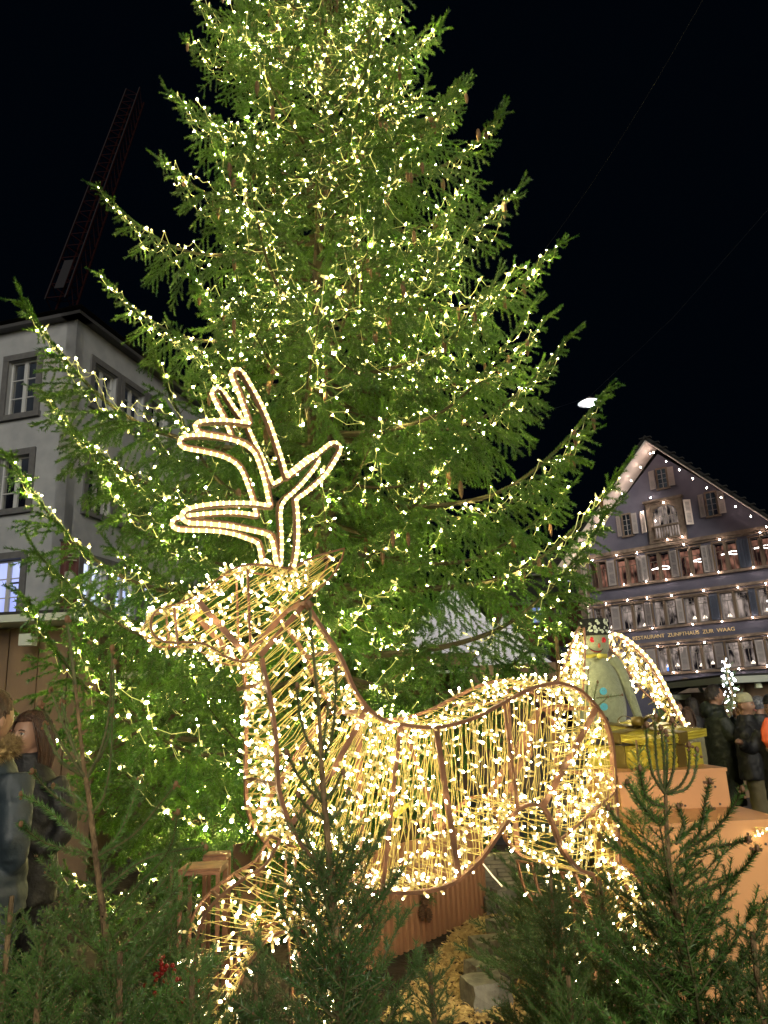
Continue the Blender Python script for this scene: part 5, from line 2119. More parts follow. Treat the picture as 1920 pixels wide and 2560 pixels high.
PA = plinth('upper orange wooden plinth carrying the yellow gift box', (1545, 1937), (1815, 1931), 4.4, 0.0, 0.75, [(.12, .93), (.55, .92), (.88, .93), (.58, .85), (.9, .85), (.1, .84)])
PB = plinth('lower orange wooden plinth at the right edge, nearer the camera', (1600, 2068), (1960, 2060), 3.9, -0.0, 0.48, [(.4, .93), (.42, .7), (.85, .9)])
# glowing strip on the ledge of the lower plinth
LS = Lit()
a, b = P(1812, 2032, 4.6), P(1870, 2070, 4.2)
for k in range(4):
    LS.cord(P(1815 + k * 6, 2036 + 4 * k, 4.5), P(1868 - k * 3, 2066, 4.35), 0.04, double=False)
LS.cord(P(1885, 2068, 3.88), P(1930, 2072, 3.85), 0.03)
LS.cord(P(1880, 2080, 3.88), P(1930, 2082, 3.85), 0.03)
ls = thing('light_string', tuple(P(1880, 2066, 3.9)), 'bright bundle of warm lights lying on the ledge behind the lower plinth', 'string lights')
LS.finish(ls)

# ------------------------------------------------------------------ yellow gift box with ribbon
mat('foil_yellow', (0.66, 0.55, 0.07), 0.22, 0.25, col2=(0.50, 0.40, 0.05), scale=5, bump=0.9, bscale=7)
mat('ribbon_gold', (0.22, 0.16, 0.035), 0.35, 0.3, col2=(0.15, 0.10, 0.025), scale=8)


def crumple_box(c, s, R, seed, n=9, amp=0.006):
    rs = np.random.RandomState(seed)
    mb = MB()
    h = np.array(s) / 2
    c = np.array(c, float)
    for a in range(3):
        for sg in (-1, 1):
            V, F = [], []
            for i in range(n + 1):
                for j in range(n + 1):
                    v = np.zeros(3)
                    v[a] = sg * h[a]
                    v[(a + 1) % 3] = (2 * i / n - 1) * h[(a + 1) % 3]
                    v[(a + 2) % 3] = (2 * j / n - 1) * h[(a + 2) % 3]
                    if 0 < i < n and 0 < j < n:
                        v[a] += sg * (rs.rand() * amp + 0.004 * math.sin(i * 1.9 + j * 1.1 + seed))
                    V.append(v)
            V = np.array(V) @ np.array(R).T + c
            for i in range(n):
                for j in range(n):
                    q = [i * (n + 1) + j, (i + 1) * (n + 1) + j, (i + 1) * (n + 1) + j + 1, i * (n + 1) + j + 1]
                    F += ([[q[0], q[1], q[2]], [q[0], q[2], q[3]]] if (i + j) % 2 else [[q[0], q[1], q[3]], [q[1], q[2], q[3]]])
            mb.add(V, F)
    return mb


zA = PA[5] + 0.019
gy = -0.52
gR = np.array(Matrix.Rotation(gy, 3, 'Z'))
# nearest corner of the box stands at photo x ~1650 on the upper plinth
nc_ = P(1648, 1932, 4.46)
ge1, ge2 = gR[:, 0], gR[:, 1]
gw, gd, gh = 0.42, 0.46, 0.17
ga = 0.60
gyR = np.stack([np.array([math.cos(ga), math.sin(ga), 0]), np.array([-math.sin(ga), math.cos(ga), 0]), np.array([0, 0, 1.0])], axis=1)
g1, g2 = gyR[:, 0], gyR[:, 1]
bw, gd, gh = 0.42, 0.50, 0.125
gc = np.array([nc_[0], nc_[1], 0]) + g1 * bw / 2 + g2 * gd / 2
gc[2] = zA + gh / 2
gift = thing('gift_box', (gc[0], gc[1], zA), 'big gift wrapped in crumpled yellow foil with golden-brown ribbon and bow', 'gift')
crumple_box(gc, (bw, gd, gh), gyR, 3).obj('box', 'foil_yellow', gift)
lc_ = gc + np.array([0, 0, gh / 2 + 0.028])
Rl = np.array(Matrix.Rotation(0.13, 3, 'X')) @ gyR
lc_ = lc_ + np.array([0, 0, 0.038])
crumple_box(lc_, (bw + 0.06, gd + 0.06, 0.045), Rl, 5, amp=0.004).obj('lid', 'foil_yellow', gift)
m = MB()
m.box(gc, (0.075, gd + 0.026, gh + .002), gyR)
m.box(lc_, (0.078, gd + 0.082, 0.063), Rl)
m.obj('ribbon', 'ribbon_gold', gift)
m = MB()
m.box(gc, (bw + 0.026, 0.075, gh + .004), gyR)
m.box(lc_, (bw + 0.082, 0.078, 0.060), Rl)
m.obj('ribbon', 'ribbon_gold', gift)
for k, (an, sz) in enumerate([(0.3, 1), (2.7, 1), (1.2, .8), (4.2, .9), (5.4, .8)]):
    d = np.array([math.cos(an), math.sin(an), 0])
    s = np.array([-d[1], d[0], 0])
    o_ = lc_ + np.array([0, 0, 0.04])
    lp = [o_ + d * 0.13 * sz * t + np.array([0, 0, 0.055 * sz * z_]) for t, z_ in ((0, 0), (.35, .8), (.75, 1.1), (1.0, .6), (.8, .1), (.4, -.05), (.02, 0))]
    m = MB()
    m.ribbon(smoothline(lp, 3), 0.055, 0.002, s)
    m.obj('bow_loop', 'ribbon_gold', gift, smooth=True)

# ------------------------------------------------------------------ plush snowman sitting behind the gift
mat('plush_cream', (0.30, 0.33, 0.19), 0.95, col2=(0.25, 0.275, 0.155), scale=40, bump=0.5, bscale=160, sheen=0.4)
mat('hat_black', (0.018, 0.02, 0.015), 0.95, bump=0.5, bscale=80)
mat('patch_white', (0.62, 0.68, 0.5), 0.9)
mat('eye_red', (0.55, 0.01, 0.015), 0.4)
mat('nose_brown', (0.40, 0.10, 0.05), 0.7)
mat('mouth_dark', (0.06, 0.015, 0.01), 0.7)
mat('mouth_red', (0.35, 0.02, 0.02), 0.6)
mat('button_blue', (0.02, 0.28, 0.36), 0.35)
mat('scarf_yellow', (0.55, 0.48, 0.08), 0.9)
YS = 5.15
sn = thing('snowman', tuple(P(1500, 1825, YS)), 'cream plush snowman with black hat and red flower eyes behind the yellow gift', 'snowman')
pxm = lambda n_: n_ * YS / FPX * 1.03
bc = P(1497, 1738, YS)
m = MB()
prof = [(0.001, -0.255), (0.09, -0.245), (0.145, -0.19), (0.168, -0.10), (0.166, 0.0), (0.148, 0.10), (0.115, 0.18), (0.07, 0.235), (0.055, 0.27), (0.05, 0.29)]
prof = [(r_, z_) for r_, z_ in prof]
pr = smoothline([(r_, z_, 0) for r_, z_ in prof], 3)
m.lathe([(max(0.001, p[0]), p[1]) for p in pr], 28, bc, sy=0.85)
m.obj('body', 'plush_cream', sn, smooth=True)
hc = P(1488, 1611, YS - 0.02)
m = MB()
pr = smoothline([(0.001, -0.075, 0), (0.05, -0.073, 0), (0.08, -0.05, 0), (0.088, -0.01, 0), (0.092, 0.03, 0), (0.09, 0.06, 0), (0.05, 0.07, 0)], 3)
m.lathe([(max(0.001, p[0]), p[1]) for p in pr], 24, hc, sy=0.9)
m.obj('head', 'plush_cream', sn, smooth=True)
ht = hc + np.array([-0.003, 0, 0.055])
m = MB()
m.lathe([(0.094, 0.0), (0.102, 0.004), (0.101, 0.03), (0.098, 0.08), (0.094, 0.105), (0.085, 0.112), (0.001, 0.113)], 24, ht, sy=0.95)
hat = m.obj('hat', 'hat_black', sn, smooth=True)
for k in range(26):
    a = rnd.uniform(-PI, 0.0)
    z_ = rnd.uniform(0.015, 0.1)
    rr = 0.1
    c = ht + np.array([rr * math.cos(a), 0.95 * rr * math.sin(a), z_])
    nv = np.array([math.cos(a), math.sin(a), 0])
    m = MB()
    Rk = frame_to(nv)
    sz = rnd.uniform(0.006, 0.013)
    for q in range(3):
        m.sphere(c + Rk[:, 1] * rnd.uniform(-.007, .007) + Rk[:, 2] * rnd.uniform(-.007, .007), (0.004, sz * .8, sz * .7), 7, 5, R=Rk)
    m.obj('patch', 'patch_white', hat, smooth=True)


def on_head(px, py):
    """point of the head surface seen at this place of the photo"""
    c = hc
    best = None
    d = ray(px, py)
    for t_ in np.linspace(YS - 0.25, YS + 0.05, 160):
        q = CAM + d * (t_ / d[1])
        if math.hypot(q[0] - c[0], (q[1] - c[1]) / 0.9) < 0.0885:
            best = q
            break
    return best if best is not None else P(px, py, YS - .08)


for (x, y) in [(1481, 1599), (1508, 1600)]:
    c = on_head(x, y)
    m = MB()
    for k in range(6):
        a = k * PI / 3
        m.sphere(c + np.array([0.012 * math.cos(a), -0.004, 0.012 * math.sin(a)]), (0.0085, 0.004, 0.0085), 8, 5)
    m.sphere(c + np.array([0, -0.007, 0]), 0.005, 8, 5)
    m.obj('eye', 'eye_red', sn, smooth=True)
m = MB()
c = on_head(1497, 1614)
m.sphere(c + np.array([0, -.008, 0]), (0.009, 0.012, 0.016), 10, 7)
m.obj('nose', 'nose_brown', sn, smooth=True)
mp_ = [on_head(x, y) + np.array([0, -.004, 0]) for x, y in [(1472, 1619), (1477, 1624), (1486, 1628), (1495, 1629), (1502, 1627), (1507, 1622)]]
m = MB()
m.tube(smoothline(mp_, 3), [0.003] * 3 + [0.0055] * 10 + [0.003] * 3 if len(smoothline(mp_, 3)) == 16 else 0.0045, 6)
m.obj('mouth', 'mouth_dark', sn)
m = MB()
m.tube([p + np.array([0, -.003, -0.004]) for p in mp_[1:5]], 0.003, 5)
m.obj('lip', 'mouth_red', sn)
m = MB()
sc0 = P(1496, 1636, YS - .07)
m.tube([sc0 + np.array([0.06 * math.cos(a), 0.07 + 0.06 * math.sin(a), 0.01 * math.sin(3 * a)]) for a in np.linspace(0, 2 * PI, 17)], 0.018, 8)
m.sphere(P(1500, 1640, YS - .12), (0.022, 0.015, 0.02), 8, 6)
m.obj('scarf', 'scarf_yellow', sn, smooth=True)
for (x, y, nm) in [(1508, 1728, 'button'), (1510, 1767, 'button'), (1512, 1800, 'button')]:
    q = P(x, y, YS - 0.148)
    m = MB()
    m.tube([q + np.array([0, 0.006, 0]), q - np.array([0, 0.006, 0])], 0.0235, 16)
    bo = m.obj('button', 'button_blue' if y < 1790 else 'hat_black', sn, smooth=False)
    m = MB()
    for dx in (-.006, .006):
        m.tube([q + np.array([dx, -0.006, .004]), q + np.array([dx, -0.0075, .004])], 0.0022, 6)
    m.obj('button_hole', 'mouth_dark', bo)
arm = [(1530, 1648), (1548, 1668), (1566, 1712), (1584, 1760), (1598, 1800)]
m = MB()
m.tube(smoothline([P(x, y, YS - 0.03 - 0.02 * i) for i, (x, y) in enumerate(arm)], 4), np.linspace(0.038, 0.026, 17), 12)
m.sphere(P(1601, 1808, YS - 0.15), (0.034, 0.03, 0.03), 10, 8)
m.obj('arm', 'plush_cream', sn, smooth=True)
m = MB()
arm2 = [(1466, 1652), (1452, 1690), (1442, 1740), (1440, 1790)]
m.tube(smoothline([P(x, y, YS - 0.05) for x, y in arm2], 4), np.linspace(0.036, 0.026, 13), 12)
m.obj('arm', 'plush_cream', sn, smooth=True)
# fir twigs poking up before the belly
tw = thing('fir_twigs', tuple(P(1485, 1760, 4.6)), 'thin bare fir twigs in front of the snowman belly', 'twigs')
shoots_obj(tw, [sp([(1462, 1775), (1468, 1720), (1471, 1674)], 4.6), sp([(1482, 1775), (1487, 1735), (1494, 1704)], 4.6), sp([(1490, 1745), (1520, 1742), (1556, 1737)], 4.6), sp([(1486, 1770), (1505, 1756), (1520, 1742)], 4.6)], 'fir_dark', 0.0045, 300, 0.02, 0.8, name='twig')

# ------------------------------------------------------------------ two lit wing-shaped frames behind the snowman
z1p = lambda p: (1300 + p[0] / 2.676, 1050 + p[1] / 2.676)


def wing(label, outline, Y, n_c, wide_rope, k_c, inner=None):
    pts = smoothline([P(*p, Y) for p in outline], 4)
    t = thing('light_wing', tuple(pts[-1]), label, 'light figure')
    m = MB()
    m.ribbon(pts, 0.03, 0.01, (0, 1, 0))
    m.obj('outline_bar', 'copper_bar', t)
    if wide_rope:
        m = MB()
        m.tube(pts + np.array([0.012, -0.02, 0.012]), 0.011, 8)
        m.obj('rope_light', 'rope_body', t, smooth=True)
        m = MB()
        cu_ = np.concatenate([[0], np.cumsum(np.linalg.norm(np.diff(pts, axis=0), axis=1))])
        s = 0
        while s < cu_[-1]:
            p = np.array([np.interp(s, cu_, pts[:, c]) for c in range(3)]) + np.array([0.012, -0.022, 0.012])
            m.sphere(p, 0.0125, 7, 5)
            s += 0.045
        m.obj('light_spot', 'rope_spot', t, smooth=True, stuff=True)
    inn = smoothline([P(*p, Y + 0.05) for p in inner], 4)
    m = MB()
    m.ribbon(inn, 0.025, 0.01, (0, 1, 0))
    m.obj('inner_bar', 'copper_bar', t)
    LW = Lit()
    LW.between(pts, inn, n_c, 0.05, double=False)
    LW.between(pts[::1], inn[::-1], n_c // 2, 0.06, double=False)
    bk = inn + np.array([0, 0.22, 0])
    LW.between(pts, bk, n_c // 2, 0.06, double=False)
    LW.finish(t, nind=250, scale=k_c, drop=0.5)


wing('tall arched wing frame outlined in bright rope light, right of the snowman', [z1p(p) for p in [(585, 1462), (612, 1448), (660, 1455), (740, 1508), (850, 1615), (935, 1750), (1005, 1890), (1065, 2000), (1125, 2120)]], 5.6, 26, True, 1.5,
     [z1p(p) for p in [(585, 1500), (640, 1570), (700, 1650), (760, 1740), (830, 1820), (920, 1900), (1000, 1980), (1100, 2110)]])
wing('narrow pointed wing frame of warm bulbs, left of the snowman', [z1p(p) for p in [(400, 1385), (375, 1420), (345, 1510), (300, 1630), (260, 1720), (230, 1850)]], 4.9, 24, False, 1.35,
     [z1p(p) for p in [(425, 1390), (432, 1450), (434, 1540), (430, 1640), (425, 1740), (420, 1850)]])

# ------------------------------------------------------------------ market huts and tents
mat('hut_wood', (0.17, 0.105, 0.055), 0.75, col2=(0.10, 0.062, 0.032), scale=4, stretch=(1, 1, 0.2), bump=0.2)
mat('hut_wood_dark', (0.09, 0.06, 0.035), 0.8, col2=(0.055, 0.037, 0.022), scale=5, bump=0.2)
mat('white_board', (0.34, 0.37, 0.33), 0.6)
mat('tent_white', (0.66, 0.66, 0.80), 0.7)
mat('canopy_green', (0.30, 0.34, 0.24), 0.7)


def hut(label, x0, x1, ytop, Y, lip, m_='hut_wood', npan=6, slope=0.0, depth=3.0, fixt=None):
    a, b = P(x0, ytop, Y), P(x1, ytop + slope, Y)
    zt = a[2]
    t = thing('market_hut', ((a[0] + b[0]) / 2, Y + depth / 2, 0), label, 'market hut')
    wd = (b[0] - a[0]) / npan
    for k in range(npan):
        m = MB()
        m.box((a[0] + wd * (k + .5), Y + rnd.uniform(0, .01), zt / 2), (wd - 0.012, 0.04, zt))
        m.obj('panel', m_, t)
    m = MB()
    m.box(((a[0] + b[0]) / 2, Y + depth / 2, zt / 2 - .05), (b[0] - a[0] - .1, depth - 0.1, zt - .1))
    m.obj('body', 'hut_wood_dark', t)
    m = MB()
    m.box(((a[0] + b[0]) / 2, Y + depth / 2 - 0.2, zt + lip / 2 + 0.01), (b[0] - a[0] + .3, depth + .5, lip))
    m.obj('roof', 'white_board', t)
    m = MB()
    m.box(((a[0] + b[0]) / 2, Y + depth / 2 - 0.2, zt + lip + 0.03), (b[0] - a[0] + .25, depth + .45, 0.03))
    m.obj('roof_sheet', 'roof_tile_dark', t)
    return t, a, b, zt


hl = hut('brown panelled market hut with a pale roof edge at the left', -420, 250, 1592, 8.2, 0.075, 'hut_wood', 9)
m = MB()
m.box(P(70, 1600, 7.9), (0.14, 0.12, 0.12))
m.obj('lamp_box', 'white_board', hl[0])
hr = hut('brown panelled market hut with a white roof edge behind the laughing man', 1800, 2350, 1712, 12.5, 0.10, 'hut_wood', 9)
m = MB()
m.lathe([(0.03, 0.0), (0.05, -0.05), (0.06, -0.12), (0.01, -0.13)], 10, P(1893, 1700, 12.2))
m.obj('lamp', 'patch_white', hr[0])
h3 = hut('low dark hut roof behind the deer muzzle', 330, 610, 1700, 9.5, 0.06, 'hut_wood_dark', 6)
m = MB()
a, b, c = P(400, 1640, 9.6), P(610, 1720, 9.6), P(330, 1700, 9.6)
m.prism([a, b, c], (0, 2.5, 0))
m.obj('gable_roof', 'hut_wood_dark', h3[0])


def tent(label, apex, left, right, Y, depth):
    A_, L__, R__ = P(*apex, Y + depth / 2), P(*left, Y), P(*right, Y)
    t = thing('market_tent', ((L__[0] + R__[0]) / 2, Y + depth / 2, 0), label, 'tent')
    zb_ = (L__[2] + R__[2]) / 2
    c4 = [np.array([L__[0], Y, zb_]), np.array([R__[0], Y, zb_]), np.array([R__[0], Y + depth, zb_]), np.array([L__[0], Y + depth, zb_])]
    m = MB()
    for i in range(4):
        p, q = c4[i], c4[(i + 1) % 4]
        # concave pitch like stretched cloth
        rows = 8
        V = []
        for r_ in range(rows + 1):
            u = r_ / rows
            sag = -0.25 * math.sin(PI * u) * 0.5
            for s in range(5):
                e = p * (1 - s / 4) + q * s / 4
                V.append(e * (1 - u) + A_ * u + np.array([0, 0, sag]))
        m.add(V, [[r_ * 5 + s, r_ * 5 + s + 1, (r_ + 1) * 5 + s + 1, (r_ + 1) * 5 + s] for r_ in range(rows) for s in range(4)])
    m.obj('canopy', 'tent_white', t, smooth=True)
    m = MB()
    m.box(((L__[0] + R__[0]) / 2, Y, zb_ - 0.14), (R__[0] - L__[0], 0.03, 0.28))
    m.obj('name_board', 'hut_wood', t)
    m = MB()
    m.box(((L__[0] + R__[0]) / 2, Y + .01, zb_ - 0.40), ((R__[0] - L__[0]) * .9, 0.03, 0.06))
    m.obj('white_rail', 'white_board', t)
    for p in c4:
        m = MB()
        m.box((p[0], p[1], zb_ / 2), (0.09, 0.09, zb_))
        m.obj('post', 'hut_wood', t)
    m = MB()
    m.box(((L__[0] + R__[0]) / 2, Y + depth * .9, zb_ / 2 - .1), (R__[0] - L__[0] - .1, 0.04, zb_ - .25))
    m.obj('back_wall', 'hut_wood_dark', t)
    return t


tent('white peaked tent roof showing between the tall spruce and the red house', (1262, 1530), (1175, 1661), (1381, 1659), 13.0, 2.4)
tent('second white tent roof further left, mostly hidden by the tall spruce', (1130, 1440), (960, 1640), (1300, 1625), 17.0, 3.5)
# pale awning in front of the restaurant entrance
aw = thing('awning', tuple(P(1740, 1700, 14)), 'dark slanted awning with a pale front board left of the dark-coated man', 'awning')
m = MB()
m.prism([P(1684, 1733, 14), P(1762, 1697, 14), P(1764, 1701, 14), P(1686, 1737, 14)], (0, 1.5, 0))
m.obj('sheet', 'roof_tile_dark', aw)
m = MB()
m.prism([P(1683, 1737, 13.9), P(1754, 1735, 13.9), P(1754, 1749, 13.9), P(1683, 1749, 13.9)], (0, 0.05, 0))
m.obj('front_board', 'white_board', aw)
m = MB()
m.bar(P(1746, 1712, 14), P(1757, 1732, 14), 0.05, 0.05)
m.bar(P(1690, 1749, 14), [P(1690, 1749, 14)[0], 14, 0], 0.06, 0.06)
m.bar(P(1752, 1749, 14), [P(1752, 1749, 14)[0], 14, 0], 0.06, 0.06)
m.obj('frame', 'white_board', aw)
# ------------------------------------------------------------------ people
mat('skin', (0.34, 0.19, 0.125), 0.5, col2=(0.30, 0.165, 0.105), scale=12)
mat('lip', (0.36, 0.12, 0.10), 0.4)
mat('eye_white', (0.6, 0.58, 0.55), 0.3)
mat('iris', (0.03, 0.02, 0.015), 0.2)
mat('hair_brown', (0.085, 0.040, 0.018), 0.45, col2=(0.035, 0.016, 0.008), scale=55, stretch=(1, 1, 0.12), bump=0.6)
mat('hair_auburn', (0.07, 0.028, 0.012), 0.4, col2=(0.025, 0.010, 0.005), scale=55, stretch=(1, 1, 0.12), bump=0.6)
mat('hair_dark', (0.022, 0.013, 0.009), 0.4, col2=(0.01, 0.007, 0.005), scale=55, stretch=(1, 1, 0.15), bump=0.6)
mat('jacket_blue', (0.024, 0.036, 0.044), 0.55, col2=(0.016, 0.025, 0.032), scale=7, bump=0.4, bscale=14)
mat('coat_black', (0.012, 0.012, 0.013), 0.6, bump=0.5, scale=8)
mat('coat_green', (0.014, 0.019, 0.012), 0.6, bump=0.5, scale=8)
mat('coat_beige', (0.20, 0.18, 0.10), 0.8, bump=0.4, scale=8)
mat('trousers_slate', (0.03, 0.038, 0.045), 0.8, bump=0.4, scale=8)
mat('trousers_olive', (0.15, 0.125, 0.065), 0.8, bump=0.4, scale=8)
mat('trousers_dark', (0.012, 0.012, 0.014), 0.8)
mat('shoe', (0.01, 0.01, 0.01), 0.5)
mat('fur_tan', (0.34, 0.24, 0.10), 0.8, col2=(0.14, 0.09, 0.035), scale=40)
mat('fur_grey', (0.25, 0.25, 0.27), 0.8, col2=(0.10, 0.10, 0.11), scale=50)
mat('beanie', (0.44, 0.42, 0.27), 0.9, bump=0.6, scale=60)
mat('phone', (0.012, 0.012, 0.014), 0.2)
mat('bag_orange', (0.75, 0.12, 0.03), 0.6, bump=0.5, scale=6)


def ell(mb, rows, seg=16):
    """loft of ellipses: rows of (centre, rx, ry) with local axes x and y"""
    V = []
    for (c, rx, ry) in rows:
        for j in range(seg):
            a = 2 * PI * j / seg
            V.append([c[0] + rx * math.cos(a), c[1] + ry * math.sin(a), c[2]])
    n = len(rows)
    F = []
    for i in range(n - 1):
        for j in range(seg):
            F.append([i * seg + j, i * seg + (j + 1) % seg, (i + 1) * seg + (j + 1) % seg, (i + 1) * seg + j])
    base = mb.n
    mb.add(V, F)
    for i in (0, n - 1):
        ring = [V[i * seg + j] for j in range(seg)]
        T = [[j, (j + 1) % seg, seg] for j in range(seg)]
        if i == 0:
            T = [t[::-1] for t in T]
        mb.add(ring + [list(rows[i][0])], T)


def head_pts(mb, c, s, smile=0.0, mouth_open=0.0):
    """head surface about centre c; y is forward"""
    nu, nv = 40, 34
    V = []
    for i in range(nv + 1):
        ph = PI * i / nv
        for j in range(nu):
            th = 2 * PI * j / nu
            x, y, z = math.sin(ph) * math.sin(th), math.sin(ph) * math.cos(th), math.cos(ph)
            g_ = lambda cx, cz, sx, sz: math.exp(-((x - cx) / sx) ** 2 - ((z - cz) / sz) ** 2) * (1 if y > 0 else 0)
            X, Y, Z = x * 0.076, y * 0.096, z * 0.118
            if z < 0:
                k = 1 - 0.34 * (-z) ** 1.3
                X *= k
                Y *= (1 - 0.12 * (-z) ** 1.5) if y > 0 else (1 - 0.5 * (-z))
            if y > 0:
                Y *= 0.93
            Y += 0.026 * g_(0, -0.17, 0.13, 0.13) + 0.013 * g_(0, 0.03, 0.10, 0.18)
            Y -= 0.010 * (g_(0.36, 0.07, 0.20, 0.11) + g_(-0.36, 0.07, 0.20, 0.11))
            Y += 0.004 * (g_(0.34, 0.22, 0.25, 0.07) + g_(-0.34, 0.22, 0.25, 0.07))
            Y += 0.006 * g_(0, -0.40, 0.24, 0.05) + 0.006 * g_(0, -0.50, 0.20, 0.05) - 0.004 * g_(0, -0.45, 0.3, 0.025)
            Y += 0.010 * g_(0, -0.76, 0.28, 0.16) + 0.004 * (g_(0.45, -0.2, .2, .2) + g_(-0.45, -0.2, .2, .2)) * (1 + smile)
            V.append([c[0] + s * X, c[1] + s * Y, c[2] + s * Z])
    F = [[i * nu + j, (i + 1) * nu + j, (i + 1) * nu + (j + 1) % nu, i * nu + (j + 1) % nu] for i in range(nv) for j in range(nu)]
    mb.add(V, F)


def person(label, head_px, Y, face, coat='coat_black', trousers='trousers_dark', hair='hair_dark', hstyle='short', coat_len=0.85, arms='down', voxel=0.012, hat=None, smile=0.0,
           lean=0.0, width=1.0, group=None, hood=False, head_turn=0.0, puffer=False):
    hc_ = P(*head_px, Y)
    s = hc_[2] / 1.60
    yaw = math.atan2(face[1], face[0]) - PI / 2
    t = thing('person', (hc_[0], hc_[1], 0), label, 'person', group)
    Rz = np.array(Matrix.Rotation(yaw, 3, 'Z'))
    Rh = np.array(Matrix.Rotation(head_turn, 3, 'Z'))
    o_ = np.array([hc_[0], hc_[1], 0])

    def T(mb):
        mb.v = [(v * s) @ Rz.T + o_ for v in mb.v]
        return mb

    def TH_(mb):
        mb.v = [((v - np.array([0, 0, 0])) @ Rh.T * s) @ Rz.T + o_ for v in mb.v]
        return mb
    hz = 1.60
    if arms == 'down':
        AR = [[(sg * .165, 0, 1.345), (sg * .25, -0.02, 1.10), (sg * .24, 0.06, 0.86), (sg * .23, .09, .76)] for sg in (-1, 1)]
    elif arms == 'pocket':
        AR = [[(sg * .165, 0, 1.345), (sg * .235, -0.05, 1.10), (sg * .15, 0.06, .98), (sg * .10, .05, .95)] for sg in (-1, 1)]
    elif arms == 'face':
        AR = [[(sg * .165, 0, 1.345), (sg * .25, 0.10, 1.14), (sg * .10, 0.24, 1.36), (sg * .04, .22, 1.47)] for sg in (-1, 1)]
    elif arms == 'out':
        AR = [[(-.165, 0, 1.345), (-.25, 0.08, 1.12), (-.10, 0.30, 1.16), (-.04, .36, 1.2)], [(.165, 0, 1.345), (.27, 0.1, 1.18), (.25, 0.34, 1.26), (.24, .44, 1.28)]]
    # body: one skin, hands and feet included
    b = MB()
    head_pts(b, (0, 0.02, hz), 1.0, smile)
    b.v = [v @ Rh.T for v in b.v]
    for sg in (-1, 1):
        e = np.array([sg * 0.078, -0.005, hz - 0.012]) @ Rh.T
        b.sphere(e, (0.010, 0.019, 0.030), 8, 7)
    ell(b, [((0, -.005, 1.36), .07, .065), ((0, 0, 1.45), .055, .058), ((0, 0.0, 1.54), .055, .06)], 14)
    ell(b, [((0, 0, .86), .14, .10), ((0, 0, 1.0), .13, .09), ((0, 0, 1.2), .15, .10), ((0, 0, 1.34), .16, .09), ((0, 0, 1.42), .08, .07)], 16)
    for A in AR:
        A = [np.array(a) for a in A]
        b.tube(smoothline(A[:3], 4), np.linspace(.048, .030, 9), 10)
        w_, h_ = A[2], A[3]
        d = (h_ - w_) / (np.linalg.norm(h_ - w_) + 1e-9)
        b.tube([w_ - d * .02, w_ + d * .03, w_ + d * .08], [.026, .034, .034], 10)
        side = np.cross(d, (0, 1, 0)) if abs(d[1]) < .8 else np.array([1.0, 0, 0])
        side /= np.linalg.norm(side)
        nrm = np.cross(d, side)
        for k in range(4):
            f0 = w_ + d * 0.07 + side * (k - 1.5) * 0.017
            ln_ = [.062, .072, .066, .05][k]
            b.tube([f0, f0 + d * ln_ * .5 + nrm * .006, f0 + d * ln_ * .8 + nrm * .022], [.0085, .0085, .007], 7)
        th0 = w_ + d * .02 - side * .025
        b.tube([th0, th0 + d * .03 - side * .018 + nrm * .01, th0 + d * .055 - side * .016 + nrm * .02], [.011, .010, .008], 7)
    for sg in (-1, 1):
        b.tube([(sg * .085, 0, .92), (sg * .09, .01, .5), (sg * .095, -.01, .09)], [.085, .058, .04], 12)
        b.tube([(sg * .095, -.04, .05), (sg * .10, .13, .035)], [.04, .035], 8)
    bo = T(b).obj('body', 'skin', t, smooth=True)
    md = bo.modifiers.new('skin', 'REMESH')
    md.mode = 'VOXEL'
    md.voxel_size = voxel * 0.6 if voxel < 0.01 else voxel
    md.use_smooth_shade = True
    # eyes, brows and mouth
    for sg in (-1, 1):
        e = np.array([sg * 0.030, 0.103, hz + 0.009])
        m = MB()
        m.sphere(e - [0, .0075, 0], (0.0125, 0.009, 0.0072), 10, 7)
        TH_(m).obj('eye', 'eye_white', t, smooth=True)
        m = MB()
        m.sphere(e + [-.003, -.0005, 0], (0.0058, 0.004, 0.0062), 8, 6)
        TH_(m).obj('iris', 'iris', t, smooth=True)
        m = MB()
        m.tube([e + [sg * -.016, .004, .019], e + [0, .005, .024], e + [sg * .02, -.004, .018]], [.0022, .003, .0015], 5)
        TH_(m).obj('eyebrow', hair, t)
        m = MB()
        m.tube([e + [-.013, -.001, .002], e + [0, .0015, .008], e + [.013, -.001, .002]], [.001, .0022, .001], 5)
        TH_(m).obj('eyelid', hair, t)
    mo = np.array([0, 0.117, hz - 0.053])
    m = MB()
    u_ = .006 * smile
    m.tube([mo + [-.026, -.016, u_], mo + [-.012, -.004, -.001 - u_ * .3], mo + [0, -.001, -.002 - u_ * .6], mo + [.012, -.004, -.001 - u_ * .3], mo + [.026, -.016, u_]], [.002, .0045 + .003 * smile, .006 + .004 * smile, .0045 + .003 * smile, .002], 7)
    TH_(m).obj('mouth', 'lip', t, smooth=True)
    # hair or hat
    if hat is None or hstyle == 'long':
        m = MB()
        nu, nv = 28, 20
        V = []
        keep = {}
        for i in range(nv + 1):
            ph = PI * 0.80 * i / nv
            for j in range(nu):
                th = 2 * PI * j / nu
                x, y, z = math.sin(ph) * math.sin(th), math.sin(ph) * math.cos(th), math.cos(ph)
                th_ = 1.10 if hstyle == 'short' else 1.16
                wob = 1 + 0.02 * math.sin(th * 5 + i) + 0.012 * math.sin(th * 11)
                X, Y_, Z = x * .078 * th_ * wob, y * .096 * th_ * wob, z * .120 * (th_ - .01)
                if z < 0:
                    X *= 1 - .1 * (-z)
                V.append([X, Y_ + .008, hz + Z + .006])
        F = []
